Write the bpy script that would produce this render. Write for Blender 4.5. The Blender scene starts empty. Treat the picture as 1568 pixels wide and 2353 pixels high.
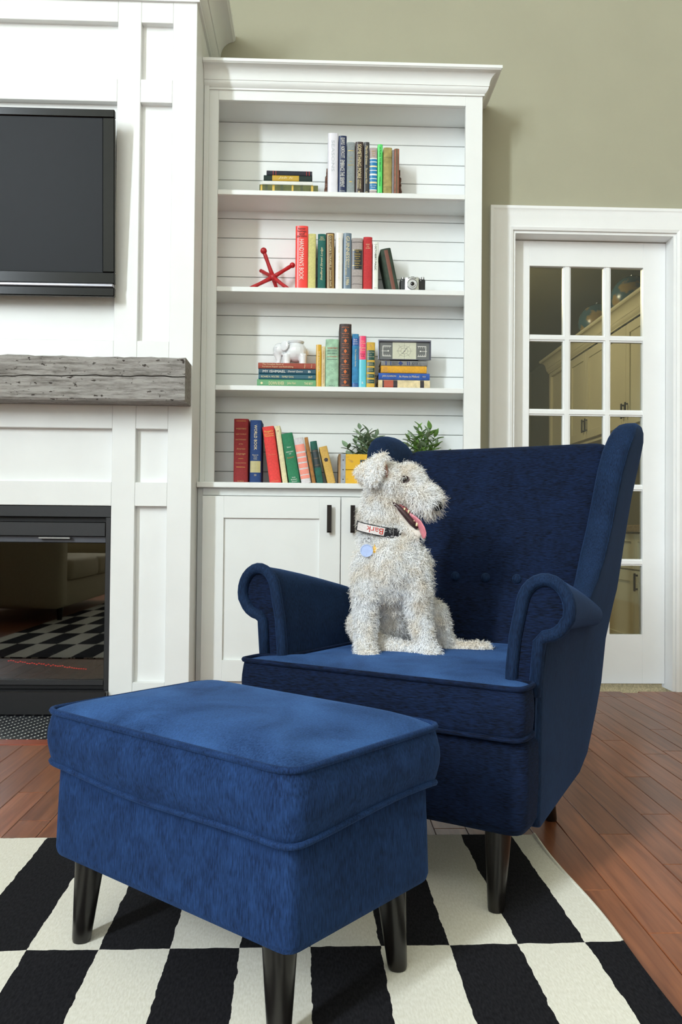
import bpy, bmesh, math, random
import numpy as np
from mathutils import Vector, Matrix, Euler, geometry

random.seed(7)
rng = np.random.default_rng(7)
sc = bpy.context.scene
C = sc.collection
PI = math.pi

# ------------------------------------------------------------------ camera
YAW, PITCH, ROLL = 0.031, 0.0195, 0.0095
fw = Vector((math.sin(YAW) * math.cos(PITCH), math.cos(YAW) * math.cos(PITCH), math.sin(PITCH)))
r0 = Vector((math.cos(YAW), -math.sin(YAW), 0))
u0 = r0.cross(fw)
rr = r0 * math.cos(ROLL) + u0 * math.sin(ROLL)
uu = u0 * math.cos(ROLL) - r0 * math.sin(ROLL)
cd = bpy.data.cameras.new('camera')
cd.sensor_fit = 'HORIZONTAL'
cd.sensor_width = 24.0
cd.lens = 1947.7 / 1568 * 24.0
cd.clip_start = 0.02
cam = bpy.data.objects.new('camera', cd)
C.objects.link(cam)
cam.matrix_world = Matrix(((rr.x, uu.x, -fw.x, 0), (rr.y, uu.y, -fw.y, 0), (rr.z, uu.z, -fw.z, 0.7137), (0, 0, 0, 1)))
sc.camera = cam

# ------------------------------------------------------------------ world, window light, exposure
w = bpy.data.worlds.new('World')
sc.world = w
w.use_nodes = True
w.node_tree.nodes['Background'].inputs[0].default_value = (0.75, 0.86, 1.0, 1)
w.node_tree.nodes['Background'].inputs[1].default_value = 1.0
sc.view_settings.view_transform = 'Standard'
sc.view_settings.look = 'None'
sc.view_settings.gamma = 1.0
sc.view_settings.use_curve_mapping = False
sc.view_settings.exposure = 0.0


def area(name, loc, target, sx, sy, power, col):
    l = bpy.data.lights.new(name, 'AREA')
    l.shape = 'RECTANGLE'
    l.size = sx
    l.size_y = sy
    l.energy = power
    l.color = col
    o = bpy.data.objects.new(name, l)
    C.objects.link(o)
    o.location = loc
    o.rotation_euler = (Vector(target) - Vector(loc)).to_track_quat('-Z', 'Y').to_euler()
    return o


# daylight standing in the window opening of the left wall, plus soft fill added behind the camera
area('daylight_tall_window', (-4.26, -3.7, 4.0), (0, -3.7, 4.0), 0.85, 3.4, 1010, (0.83, 0.925, 1.0))
area('rear_fill_light', (-0.3, -5.46, 1.75), (-0.3, 0, 1.75), 3.6, 2.3, 60, (0.93, 0.97, 1.0))
# unseen warm light added to brighten the study behind the glazed door
ol = bpy.data.lights.new('study_fill_light', 'POINT')
ol.energy = 40
ol.color = (1.0, 0.86, 0.55)
ol.shadow_soft_size = 0.15
oo = bpy.data.objects.new('study_fill_light', ol)
C.objects.link(oo)
oo.location = (0.75, 5.6, 2.35)


# ------------------------------------------------------------------ helpers
def lin(c):
    return tuple(((x / 255) / 12.92 if x / 255 <= 0.04045 else ((x / 255 + 0.055) / 1.055) ** 2.4) for x in c)


MATS = {}


def mat(name, rgb, rough=0.5, metal=0.0, var=0.06, scale=40.0, bump=0.0, bscale=200.0, spec=0.5, sheen=0.0, sheen_col=None,
        stretch=(1, 1, 1), coat=0.0, rgb2=None, objrand=0.0, lo=0.35, hi=0.65, emit=None, trans=0.0):
    """procedural Principled material; rgb is sRGB 0-255"""
    if name in MATS:
        return MATS[name]
    m = bpy.data.materials.new(name)
    m.use_nodes = True
    nt = m.node_tree
    N, L = nt.nodes, nt.links
    b = N['Principled BSDF']
    base = lin(rgb)
    b.inputs['Roughness'].default_value = rough
    b.inputs['Metallic'].default_value = metal
    b.inputs['Specular IOR Level'].default_value = spec
    b.inputs['Coat Weight'].default_value = coat
    if sheen:
        b.inputs['Sheen Weight'].default_value = sheen
        b.inputs['Sheen Roughness'].default_value = 0.35
        b.inputs['Sheen Tint'].default_value = (*(lin(sheen_col) if sheen_col else (1, 1, 1)), 1)
    tc = N.new('ShaderNodeTexCoord')
    mp = N.new('ShaderNodeMapping')
    mp.inputs['Scale'].default_value = stretch
    L.new(tc.outputs['Object'], mp.inputs[0])
    nz = N.new('ShaderNodeTexNoise')
    nz.inputs['Scale'].default_value = scale
    nz.inputs['Detail'].default_value = 6
    L.new(mp.outputs[0], nz.inputs['Vector'])
    rp = N.new('ShaderNodeValToRGB')
    rp.color_ramp.elements[0].position = lo
    rp.color_ramp.elements[1].position = hi
    c2 = lin(rgb2) if rgb2 else tuple(min(1, x * (1 + var)) for x in base)
    c1 = base if rgb2 else tuple(x * (1 - var) for x in base)
    rp.color_ramp.elements[0].color = (*c1, 1)
    rp.color_ramp.elements[1].color = (*c2, 1)
    L.new(nz.outputs[0], rp.inputs[0])
    out = rp.outputs[0]
    if objrand:
        oi = N.new('ShaderNodeObjectInfo')
        hs = N.new('ShaderNodeHueSaturation')
        mr = N.new('ShaderNodeMapRange')
        mr.inputs['To Min'].default_value = 1 - objrand
        mr.inputs['To Max'].default_value = 1 + objrand
        L.new(oi.outputs['Random'], mr.inputs[0])
        L.new(mr.outputs[0], hs.inputs['Value'])
        L.new(out, hs.inputs['Color'])
        out = hs.outputs[0]
    L.new(out, b.inputs['Base Color'])
    if bump:
        n2 = N.new('ShaderNodeTexNoise')
        n2.inputs['Scale'].default_value = bscale
        n2.inputs['Detail'].default_value = 3
        L.new(mp.outputs[0], n2.inputs['Vector'])
        bp = N.new('ShaderNodeBump')
        bp.inputs['Strength'].default_value = bump
        bp.inputs['Distance'].default_value = 0.002
        L.new(n2.outputs[0], bp.inputs['Height'])
        L.new(bp.outputs[0], b.inputs['Normal'])
    if emit:
        b.inputs['Emission Color'].default_value = (*lin(emit[0]), 1)
        b.inputs['Emission Strength'].default_value = emit[1]
    if trans:
        b.inputs['Transmission Weight'].default_value = trans
    MATS[name] = m
    return m


class MB:
    """collects vertices and faces of one mesh"""

    def __init__(s):
        s.v = []
        s.f = []

    def add(s, vs, fs):
        o = len(s.v)
        s.v += [tuple(p) for p in vs]
        s.f += [tuple(i + o for i in f) for f in fs]
        return s

    def box(s, x0, x1, y0, y1, z0, z1, b=0.0, seg=1):
        if b <= 0:
            vs = [(x, y, z) for z in (z0, z1) for y in (y0, y1) for x in (x0, x1)]
            return s.add(vs, [(0, 2, 3, 1), (4, 5, 7, 6), (0, 1, 5, 4), (2, 6, 7, 3), (0, 4, 6, 2), (1, 3, 7, 5)])
        bm = bmesh.new()
        bmesh.ops.create_cube(bm, size=1)
        for v in bm.verts:
            v.co = Vector(((x0 + x1) / 2 + v.co.x * (x1 - x0), (y0 + y1) / 2 + v.co.y * (y1 - y0), (z0 + z1) / 2 + v.co.z * (z1 - z0)))
        bmesh.ops.bevel(bm, geom=bm.edges[:], offset=b, segments=seg, affect='EDGES', profile=0.5)
        return s.bm(bm)

    def bm(s, bm, mtx=None):
        bm.verts.index_update()
        vs = [(mtx @ v.co if mtx else v.co.copy()) for v in bm.verts]
        fs = [[v.index for v in f.verts] for f in bm.faces]
        bm.free()
        return s.add(vs, fs)

    def loft(s, rings, closed=True, cap0=True, cap1=True):
        n = len(rings[0])
        vs = [p for r in rings for p in r]
        fs = []
        for i in range(len(rings) - 1):
            for j in range(n if closed else n - 1):
                a, b = i * n + j, i * n + (j + 1) % n
                fs.append((a, b, b + n, a + n))
        if cap0:
            fs.append(tuple(range(n - 1, -1, -1)))
        if cap1:
            fs.append(tuple(range((len(rings) - 1) * n, len(rings) * n)))
        return s.add(vs, fs)

    def tube(s, pts, rad, n=8, closed=False):
        pts = [Vector(p) for p in pts]
        rad = rad if isinstance(rad, (list, tuple)) else [rad] * len(pts)
        rings = []
        up = None
        m = len(pts)
        for i, p in enumerate(pts):
            if closed:
                t = pts[(i + 1) % m] - pts[i - 1]
            else:
                t = pts[min(i + 1, m - 1)] - pts[max(i - 1, 0)]
            t.normalize()
            if up is None:
                up = Vector((0, 0, 1)) if abs(t.z) < 0.9 else Vector((1, 0, 0))
            a = t.cross(up)
            a.normalize()
            up = a.cross(t)
            up.normalize()
            rings.append([p + (a * math.cos(2 * PI * k / n) + up * math.sin(2 * PI * k / n)) * rad[i] for k in range(n)])
        if closed:
            rings.append(rings[0])
            return s.loft(rings, True, False, False)
        return s.loft(rings)

    def lathe(s, prof, cx=0, cy=0, n=20):
        rings = [[(cx + r * math.cos(2 * PI * k / n), cy + r * math.sin(2 * PI * k / n), z) for k in range(n)] for r, z in prof]
        return s.loft(rings)

    def ell(s, c, r, rot=None, u=16, v=10):
        bm = bmesh.new()
        bmesh.ops.create_uvsphere(bm, u_segments=u, v_segments=v, radius=1)
        m = Matrix.Translation(c) @ (rot.to_matrix().to_4x4() if rot else Matrix.Identity(4)) @ Matrix.Diagonal((*r, 1))
        return s.bm(bm, m)

    def build(s, name, m, parent=None, smooth=False, auto=False):
        me = bpy.data.meshes.new(name)
        me.from_pydata([tuple(p) for p in s.v], [], s.f)
        me.update()
        o = bpy.data.objects.new(name, me)
        C.objects.link(o)
        me.materials.append(m)
        if smooth:
            me.polygons.foreach_set('use_smooth', [True] * len(me.polygons))
            if auto:
                me.set_sharp_from_angle(angle=math.radians(auto if auto is not True else 35))
        if parent:
            o.parent = parent
        return o


def tag(o, label=None, cat=None, group=None, kind=None):
    if label:
        o['label'] = label
    if cat:
        o['category'] = cat
    if group:
        o['group'] = group
    if kind:
        o['kind'] = kind
    return o


def empty(name, loc=(0, 0, 0), rot=(0, 0, 0), label=None, cat=None, group=None, kind=None):
    o = bpy.data.objects.new(name, None)
    o.empty_display_size = 0.05
    C.objects.link(o)
    o.location = loc
    o.rotation_euler = rot
    return tag(o, label, cat, group, kind)


def share(src, name, parent, loc=(0, 0, 0), rot=(0, 0, 0), scale=(1, 1, 1)):
    o = bpy.data.objects.new(name, src.data if not isinstance(src, bpy.types.Mesh) else src)
    C.objects.link(o)
    o.parent = parent
    o.location = loc
    o.rotation_euler = rot
    o.scale = scale
    return o


def roundpoly(pts, r, k=4):
    """closed 2-D polygon with rounded corners; constant number of points"""
    n = len(pts)
    rs = r if isinstance(r, (list, tuple)) else [r] * n
    out = []
    for i in range(n):
        p, a, b = Vector(pts[i]), Vector(pts[i - 1]), Vector(pts[(i + 1) % n])
        d1, d2 = a - p, b - p
        q = min(rs[i], d1.length * 0.49, d2.length * 0.49)
        s, e = p + d1.normalized() * q, p + d2.normalized() * q
        for j in range(k + 1):
            t = j / k
            out.append((1 - t) ** 2 * s + 2 * t * (1 - t) * p + t * t * e)
    return out


FONT_CACHE = {}


def text_mesh(body, wid=None, hei=None, shear=0.0):
    """flat lettering mesh centred at 0 in XY, scaled to wid and/or hei"""
    cu = bpy.data.curves.new('lettering', 'FONT')
    cu.body = body
    cu.align_x = 'CENTER'
    cu.shear = shear
    cu.resolution_u = 2
    ob = bpy.data.objects.new('lettering', cu)
    C.objects.link(ob)
    dg = bpy.context.evaluated_depsgraph_get()
    me = bpy.data.meshes.new_from_object(ob.evaluated_get(dg))
    bpy.data.objects.remove(ob)
    n = len(me.vertices)
    co = np.empty(n * 3)
    me.vertices.foreach_get('co', co)
    co = co.reshape(-1, 3)
    mn, mx = co.min(0), co.max(0)
    sz = mx - mn
    co -= (mn + mx) / 2
    sx = sy = 1
    if wid and hei:
        sx, sy = wid / sz[0], hei / sz[1]
    elif wid:
        sx = sy = wid / sz[0]
    elif hei:
        sx = sy = hei / sz[1]
    co[:, 0] *= sx
    co[:, 1] *= sy
    co[:, 2] = 0
    me.vertices.foreach_set('co', co.ravel())
    me.update()
    return me


def lettering(body, parent, m, basis, wid=None, hei=None, shear=0.0, name='title_lettering'):
    """basis: 4x4 matrix mapping text plane to the parent's space"""
    me = text_mesh(body, wid, hei, shear)
    me.transform(basis)
    o = bpy.data.objects.new(name, me)
    C.objects.link(o)
    me.materials.clear()
    me.materials.append(m)
    o.parent = parent
    return o


# ------------------------------------------------------------------ shared materials
WHITE = mat('white_trim_paint', (240, 241, 240), 0.35, var=0.015, scale=6)
SHELF = mat('white_shelf_paint', (236, 238, 236), 0.4, var=0.015, scale=6)
WALLP = mat('greige_wall_paint', (166, 163, 141), 0.75, var=0.02, scale=4, bump=0.05, bscale=300)
STUDYW = mat('study_wall_paint', (126, 122, 98), 0.8, var=0.03, scale=3)
CREAM = mat('cream_cabinet_paint', (214, 208, 178), 0.45, var=0.02, scale=6)
BLACKM = mat('black_metal', (24, 24, 26), 0.38, 0.6, var=0.1, scale=90)
BLACKG = mat('black_gloss_plastic', (10, 10, 12), 0.12, var=0.1)
LEGM = mat('black_stained_leg', (20, 17, 16), 0.28, var=0.2, scale=30, stretch=(1, 1, 0.2))
STEEL = mat('brushed_steel', (178, 178, 180), 0.28, 1.0, var=0.06)


def glass_mat(name, tint, refl_rough=0.02, ior=1.5):
    m = bpy.data.materials.new(name)
    m.use_nodes = True
    N, L = m.node_tree.nodes, m.node_tree.links
    N.remove(N['Principled BSDF'])
    out = N['Material Output']
    tr = N.new('ShaderNodeBsdfTransparent')
    tr.inputs[0].default_value = (*tint, 1)
    gl = N.new('ShaderNodeBsdfGlossy')
    gl.inputs['Roughness'].default_value = refl_rough
    nz = N.new('ShaderNodeTexNoise')
    nz.inputs['Scale'].default_value = 3
    bp = N.new('ShaderNodeBump')
    bp.inputs['Strength'].default_value = 0.01
    L.new(nz.outputs[0], bp.inputs['Height'])
    L.new(bp.outputs[0], gl.inputs['Normal'])
    fr = N.new('ShaderNodeFresnel')
    fr.inputs['IOR'].default_value = ior
    mx = N.new('ShaderNodeMixShader')
    L.new(fr.outputs[0], mx.inputs[0])
    L.new(tr.outputs[0], mx.inputs[1])
    L.new(gl.outputs[0], mx.inputs[2])
    L.new(mx.outputs[0], out.inputs[0])
    return m


PANE = glass_mat('clear_door_glass', (0.9, 0.92, 0.9))
FIREGLASS = glass_mat('smoked_fireplace_glass', (0.42, 0.40, 0.38), 0.015, 2.0)


def struct(o):
    o['kind'] = 'structure'
    return o

# ================================================================== ROOM SHELL
YW = 3.75          # wall that carries the bookcase and the glazed door
XL, XR, YF, ZC = -4.2, 3.2, -5.4, 6.1
DX0, DX1, DZ1 = 0.875, 1.618, 2.058    # door opening

wb = MB()
wb.box(XL - .12, DX0, YW, YW + .12, 0, ZC)
wb.box(DX1, XR + .12, YW, YW + .12, 0, ZC)
wb.box(DX0, DX1, YW, YW + .12, DZ1, ZC)
struct(wb.build('wall_back', WALLP))
# left wall with a high window opening
wl = MB()
WY0, WY1, WZ0, WZ1 = -4.2, -3.2, 2.25, 5.75
wl.box(XL - .12, XL, YF, WY0, 0, ZC)
wl.box(XL - .12, XL, WY1, YW, 0, ZC)
wl.box(XL - .12, XL, WY0, WY1, 0, WZ0)
wl.box(XL - .12, XL, WY0, WY1, WZ1, ZC)
struct(wl.build('wall_left', WALLP))
struct(MB().box(XR, XR + .12, YF, YW, 0, ZC).build('wall_right', WALLP))
wf = MB()
FX0, FX1, FZ0, FZ1 = -2.1, 1.5, 0.6, 2.9
wf.box(XL - .12, FX0, YF - .12, YF, 0, ZC)
wf.box(FX1, XR + .12, YF - .12, YF, 0, ZC)
wf.box(FX0, FX1, YF - .12, YF, 0, FZ0)
wf.box(FX0, FX1, YF - .12, YF, FZ1, ZC)
struct(wf.build('wall_front', WALLP))
struct(MB().box(XL - .12, XR + .12, YF - .12, YW + .12, ZC, ZC + .1).build('ceiling', mat('ceiling_paint', (238, 238, 232), 0.8, var=0.01)))
w1 = struct(empty('window_1', (XL, (WY0 + WY1) / 2, WZ0)))
fr = MB()
a, b_, c_, d_ = -.5, .5, 0, WZ1 - WZ0
for (y0, y1, z0, z1) in ((a, a + .05, c_, d_), (b_ - .05, b_, c_, d_), (a, b_, c_, c_ + .05), (a, b_, d_ - .05, d_), (a, b_, d_ / 2 - .02, d_ / 2 + .02)):
    fr.box(-.05, 0.02, y0, y1, z0, z1)
fr.build('window_frame', WHITE, w1)
w2 = struct(empty('added_window_2', ((FX0 + FX1) / 2, YF, FZ0)))  # unseen window added to carry the general fill light
fr = MB()
hw, hh = (FX1 - FX0) / 2, FZ1 - FZ0
for (x0, x1, z0, z1) in ((-hw, -hw + .06, 0, hh), (hw - .06, hw, 0, hh), (-hw, hw, 0, .06), (-hw, hw, hh - .06, hh), (-.65, -.55, 0, hh), (.55, .65, 0, hh)):
    fr.box(x0, x1, -.05, .02, z0, z1)
fr.build('window_frame', WHITE, w2)

# ------------------------------------------------------------------ floor: planks run away from the camera
def floor_wood():
    m = bpy.data.materials.new('cherry_plank')
    m.use_nodes = True
    N, L = m.node_tree.nodes, m.node_tree.links
    b = N['Principled BSDF']
    b.inputs['Roughness'].default_value = 0.32
    b.inputs['Specular IOR Level'].default_value = 0.36
    tc = N.new('ShaderNodeTexCoord')
    oi = N.new('ShaderNodeObjectInfo')
    ad = N.new('ShaderNodeVectorMath')
    ad.operation = 'ADD'
    sc_ = N.new('ShaderNodeVectorMath')
    sc_.operation = 'SCALE'
    sc_.inputs[0].default_value = (13, 7, 3)
    L.new(oi.outputs['Random'], sc_.inputs['Scale'])
    L.new(tc.outputs['Object'], ad.inputs[0])
    L.new(sc_.outputs[0], ad.inputs[1])
    mp = N.new('ShaderNodeMapping')
    mp.inputs['Scale'].default_value = (26, 1.6, 1)
    L.new(ad.outputs[0], mp.inputs[0])
    nz = N.new('ShaderNodeTexNoise')
    nz.inputs['Scale'].default_value = 2.2
    nz.inputs['Detail'].default_value = 8
    nz.inputs['Distortion'].default_value = 0.6
    L.new(mp.outputs[0], nz.inputs['Vector'])
    rp = N.new('ShaderNodeValToRGB')
    rp.color_ramp.elements[0].position = 0.3
    rp.color_ramp.elements[1].position = 0.72
    rp.color_ramp.elements[0].color = (*lin((114, 63, 38)), 1)
    rp.color_ramp.elements[1].color = (*lin((156, 95, 62)), 1)
    L.new(nz.outputs[0], rp.inputs[0])
    hs = N.new('ShaderNodeHueSaturation')
    mr = N.new('ShaderNodeMapRange')
    mr.inputs['To Min'].default_value = 0.72
    mr.inputs['To Max'].default_value = 1.18
    L.new(oi.outputs['Random'], mr.inputs[0])
    L.new(mr.outputs[0], hs.inputs['Value'])
    L.new(rp.outputs[0], hs.inputs['Color'])
    L.new(hs.outputs[0], b.inputs['Base Color'])
    return m


PLANK = floor_wood()
fl = struct(empty('floor'))
sub = MB().box(-1.9, 2.3, .6, YW, -.05, -0.012)
for nm_, bx_ in (('rear_floor', (XL, XR, YF, .6)), ('left_floor', (XL, -1.9, .6, YW)), ('right_floor', (2.3, XR, .6, YW))):
    MB().box(*bx_, -.05, -.001).build(nm_, PLANK, fl)
sub.build('subfloor', mat('dark_subfloor', (70, 38, 24), 0.6, var=0.2, scale=20), fl)
PW = 0.077
plank_mesh = {}
HX0, HX1, HY0, HY1 = -2.15, -0.55, 2.80, 3.25      # hearth cut-out


def plank(x0, x1, y0, y1):
    key = (round(x1 - x0, 3), round(y1 - y0, 3))
    if key not in plank_mesh:
        hw_, hl = (x1 - x0) / 2 - .0007, (y1 - y0) / 2 - .0007
        t = MB().box(-hw_, hw_, -hl, hl, -.011, 0, .0012).build('plank', PLANK, fl)
        plank_mesh[key] = t.data
    else:
        t = share(plank_mesh[key], 'plank', fl)
    t.location = ((x0 + x1) / 2, (y0 + y1) / 2, 0)


joints = {0.677: 1.99, 0.908: 2.451, 0.523: 1.683, 0.754: 1.81, 1.062: 2.70, 0.985: 2.874}
k = -34
while k < 20:
    x0 = .754 + PW * k
    x1 = x0 + PW
    k += 1
    # keep the joints the photograph shows on the boards right of the chair
    key = next((q for q in joints if abs(q - x0) < .02), None)
    y = joints[key] if key else 0.6 + random.uniform(.3, 1.0)
    ys = [y]
    while ys[0] > 0.6:
        ys.insert(0, max(.6, ys[0] - random.choice((.5, .6, .7, .8, .9))))
    while ys[-1] < YW:
        ys.append(min(YW, ys[-1] + random.choice((.5, .6, .7, .8, .9))))
    for ya, yb in zip(ys, ys[1:]):
        if x1 > HX0 and x0 < HX1:
            yb = min(yb, HY0 - 0.0)
        if yb - ya > .03:
            plank(x0, x1, ya, yb)

# hearth set flush into the floor
he = struct(empty('hearth', (0, 0, 0)))
MB().box(HX0, HX1, HY0 + .072, HY1, -.05, -.002).build('grout_bed', mat('pale_grout', (236, 238, 236), 0.8, var=0.05), he)
MB().box(HX0, HX1, HY0 + .001, HY0 + .071, -.02, .001, .0015).build('border_board', mat('red_border_board', (150, 70, 44), 0.3, var=0.15, scale=12, stretch=(1, 14, 1)), he)
tl = MB()
tw, tlh = .034, .0165
yy = HY0 + .075
r_i = 0
while yy < HY1 - .01:
    xx = HX0 + .01 + (r_i % 5) * .0068
    while xx < HX1 - tw:
        tl.box(xx, xx + tw - .008, yy, yy + tlh - .0055, -.004, .0005)
        xx += tw
    yy += tlh
    r_i += 1
tag(tl.build('mosaic_tiles', mat('black_mosaic_tile', (26, 28, 34), 0.3, var=0.3, scale=60), he), kind='stuff')

# ------------------------------------------------------------------ panelled chimney breast
FYF = 3.26
FXR, FXL = -0.474, -2.22
fp = struct(empty('wall_fireplace', (FXR, FYF, 0)))
OX, OY = FXR, FYF


def fb(name, x0, x1, y0, y1, z0, z1, m=WHITE, parent=fp, b=.0015):
    return MB().box(x0 - OX, x1 - OX, y0 - OY, y1 - OY, z0, z1, b).build(name, m, parent)


PX0, PX1 = -1.92, -0.7775   # firebox opening
core = MB()
PD = .030                    # depth of the panels behind the boards
core.box(PX1 - OX, -.0, PD, YW - FYF - .001, 0, 2.86)
core.box(FXL - OX, PX0 - OX, PD, YW - FYF - .001, 0, 2.86)
core.box(PX0 - OX, PX1 - OX, PD, YW - FYF - .001, .792, 2.86)
core.build('panel_core', WHITE, fp)
# stiles and rails (each board its own)
for (x0, x1) in ((-.566, FXR), (PX1, -.6886), (PX0 - .089, PX0), (FXL, FXL + .092)):
    fb('stile', x0, x1, FYF, FYF + PD + .002, 0, 2.78)
RZ = ((2.661, 2.78), (2.350, 2.440), (1.0884, 1.426), (.792, .883))
for (z0, z1) in RZ:
    for (x0, x1) in ((-.6882, -.5664), (PX0 + .0004, PX1 - .0004), (FXL + .0924, PX0 - .0894)):
        fb('rail', x0, x1, FYF + .0006, FYF + PD + .002, z0, z1)
for (x0, x1) in ((-.6882, -.5664), (FXL + .0924, PX0 - .0894)):
    fb('rail', x0, x1, FYF + .0006, FYF + PD + .002, 0, .12)


def crown_profile(h, p):
    """(outward, up) points of a crown moulding"""
    pts = [(0, 0), (.10 * p, 0), (.10 * p, .07 * h), (.16 * p, .10 * h), (.24 * p, .18 * h), (.30 * p, .26 * h), (.30 * p, .33 * h)]
    for i in range(9):
        t = i / 8
        pts.append((p * (.34 + .58 * (1 - math.cos(t * PI / 2)) ** 1.0 * 1.0), h * (.33 + .50 * math.sin(t * PI / 2) ** .9)))
    pts += [(.95 * p, .86 * h), (p, .88 * h), (p, h), (0, h)]
    return pts


def crown(path, prof, z, name, parent, m):
    """path: plan points with outward normals (px, py, nx, ny) mitred"""
    rings = [[(px + nx * o, py + ny * o, z + u) for (o, u) in prof] for (px, py, nx, ny) in path]
    return MB().loft(rings).build(name, m, parent, True, 30)


crown([(FXL - OX, 0, -1, -1), (0, 0, 1, -1), (0, YW - FYF - .001, 1, 0)], crown_profile(.16, .10), 2.742, 'crown_moulding', fp, WHITE)

# ------------------------------------------------------------------ trim and glazed door
tr1 = struct(empty('trim_1', (DX0, YW, 0)))


def casing_prof():
    return [(0, 0), (.0, .010), (.012, .014), (.02, .012), (.055, .015), (.07, .019), (.085, .021), (.092, .025), (.104, .025), (.104, 0)]


cp = casing_prof()
rings = []
for (px, pz, nx, nz) in ((0, 0, -1, 0), (0, DZ1, -1, 1), (DX1 - DX0, DZ1, 1, 1), (DX1 - DX0, 0, 1, 0)):
    rings.append([(px + nx * o, -t, pz + nz * o) for (o, t) in cp])
MB().loft(rings).build('door_casing', WHITE, tr1, True, 25)
jm = MB()
jm.box(0, .012, .0005, .12, 0, DZ1).box(DX1 - DX0 - .012, DX1 - DX0, .0005, .12, 0, DZ1).box(.012, DX1 - DX0 - .012, .0005, .12, DZ1 - .012, DZ1)
jm.build('door_jamb', WHITE, tr1)

d1 = struct(empty('door_1', (DX0 + .013, YW + .085, .02)))
SW, SH = DX1 - DX0 - .026, DZ1 - .012 - .024
gx = [(.0883, .2443), (.2787, .4326), (.4650, .6117)]
gx0, gx1 = .0865, .6135
gz = [(.2242 + i * .342, .2242 + i * .342 + .3125) for i in range(5)]
gz0, gz1 = gz[0][0] - .002, gz[4][1] + .002
for nm, (x0, x1, z0, z1) in (('door_stile', (0, gx0, 0, SH)), ('door_stile', (gx1, SW, 0, SH)), ('door_rail', (gx0, gx1, 0, gz0)), ('door_rail', (gx0, gx1, gz1, SH))):
    MB().box(x0, x1, 0, .036, z0, z1, .001).build(nm, WHITE, d1)


BE = .007


def bar(name, x0, x1, z0, z1, horiz, el_=0, er_=0):
    """glazing bar with a stepped front; el_ and er_ run the step on to the crossing bar"""
    q = MB()
    q.box(x0, x1, .010, .032, z0, z1)
    if horiz:
        q.box(x0 - el_, x1 + er_, .004, .0099, z0 + BE, z1 - BE)
    else:
        q.box(x0 + BE, x1 - BE, .004, .0099, z0, z1)
    return q.build(name, WHITE, d1)


for i in range(2):
    bar('glazing_bar', gx[i][1], gx[i + 1][0], gz0, gz1, False)
for i in range(4):
    for (xa, xb, ea, eb) in ((gx0, gx[0][1], 0, BE), (gx[1][0], gx[1][1], BE, BE), (gx[2][0], gx1, BE, 0)):
        bar('glazing_bar', xa, xb, gz[i][1], gz[i + 1][0], True, ea, eb)
for (x0, x1) in gx:
    for (z0, z1) in gz:
        MB().box(x0 - .003, x1 + .003, .018, .021, z0 - .003, z1 + .003).build('pane', PANE, d1)

# ------------------------------------------------------------------ study seen through the glazed door
SY0, SY1, SX0, SX1 = YW + .12, 9.2, -0.6, 2.36
struct(MB().box(SX0, SX1, SY0, SY1, -.05, .012).build('floor_study', mat('beige_carpet', (182, 166, 128), 0.95, var=0.25, scale=220, bump=0.6, bscale=400)))
struct(MB().box(SX0, SX1, SY0, SY1, 2.45, 2.5).build('ceiling_study', STUDYW))
struct(MB().box(SX1, SX1 + .1, SY0, SY1, -.05, 2.5).build('wall_study_right', STUDYW))
struct(MB().box(SX0 - .1, SX0, SY0, SY1, -.05, 2.5).build('wall_study_left', STUDYW))
struct(MB().box(SX0, SX1, SY1, SY1 + .1, -.05, 2.5).build('wall_study_far', STUDYW))
HND = mat('dark_bronze', (40, 32, 26), 0.35, 0.7, var=0.1)


def pull(parent, x, y, z, length, vert=True, m=HND):
    q = MB()
    if vert:
        q.box(x - .022, x - .012, y - .006, y + .006, z - length / 2, z + length / 2, .002)
        for s_ in (-1, 1):
            q.box(x - .02, x, y - .005, y + .005, z + s_ * (length / 2 - .012) - .005, z + s_ * (length / 2 - .012) + .005)
    else:
        q.box(x - .022, x - .012, y - length / 2, y + length / 2, z - .006, z + .006, .002)
        for s_ in (-1, 1):
            q.box(x - .02, x, y + s_ * (length / 2 - .012) - .005, y + s_ * (length / 2 - .012) + .005, z - .005, z + .005)
    return q.build('handle', m, parent)


def shaker(parent, x, y0, y1, z0, z1, name='cabinet_door', m=CREAM, fr_=.06, hy=None, hz=None, vert=True, hl=.1):
    """panelled front facing -X at plane x, on the given parent"""
    q = MB()
    q.box(x, x + .018, y0, y0 + fr_, z0, z1, .001).box(x, x + .018, y1 - fr_, y1, z0, z1, .001)
    q.box(x, x + .018, y0 + fr_, y1 - fr_, z0, z0 + fr_, .001).box(x, x + .018, y0 + fr_, y1 - fr_, z1 - fr_, z1, .001)
    q.box(x + .009, x + .016, y0 + fr_, y1 - fr_, z0 + fr_, z1 - fr_)
    o = q.build(name, m, parent)
    if hy is not None:
        pull(o, x, hy, hz, hl, vert)
    return o


UX = 2.02
up = empty('wall_cabinet', (UX, 4.2, 1.37), label='cream wall cabinets with crown moulding seen through the glazed door', cat='cabinet')
MB().box(.02, .33, 0, 3.06, 0, .70).build('carcass', CREAM, up)
ys = [0.02, .43, .84, 1.25, 1.66, 2.07, 2.48]
for i in range(len(ys) - 1):
    shaker(up, 0, ys[i] + .002, ys[i + 1] - .002, .03, .69, hy=(ys[i + 1] - .035 if i % 2 == 0 else ys[i] + .035), hz=.13)
sh = MB()
sh.box(0, .03, 2.49, 2.53, 0, .7).box(0, .03, 3.02, 3.06, 0, .7).box(0, .03, 2.53, 3.02, 0, .03).box(0, .03, 2.53, 3.02, .67, .7).box(0, .03, 2.53, 3.02, .33, .35)
sh.build('open_shelf_frame', CREAM, up)
crown([(0, 0, -1, 0), (0, 3.06, -1, 1), (.33, 3.06, 0, 1)], crown_profile(.12, .07), .70, 'crown_moulding', up, CREAM)

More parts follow.
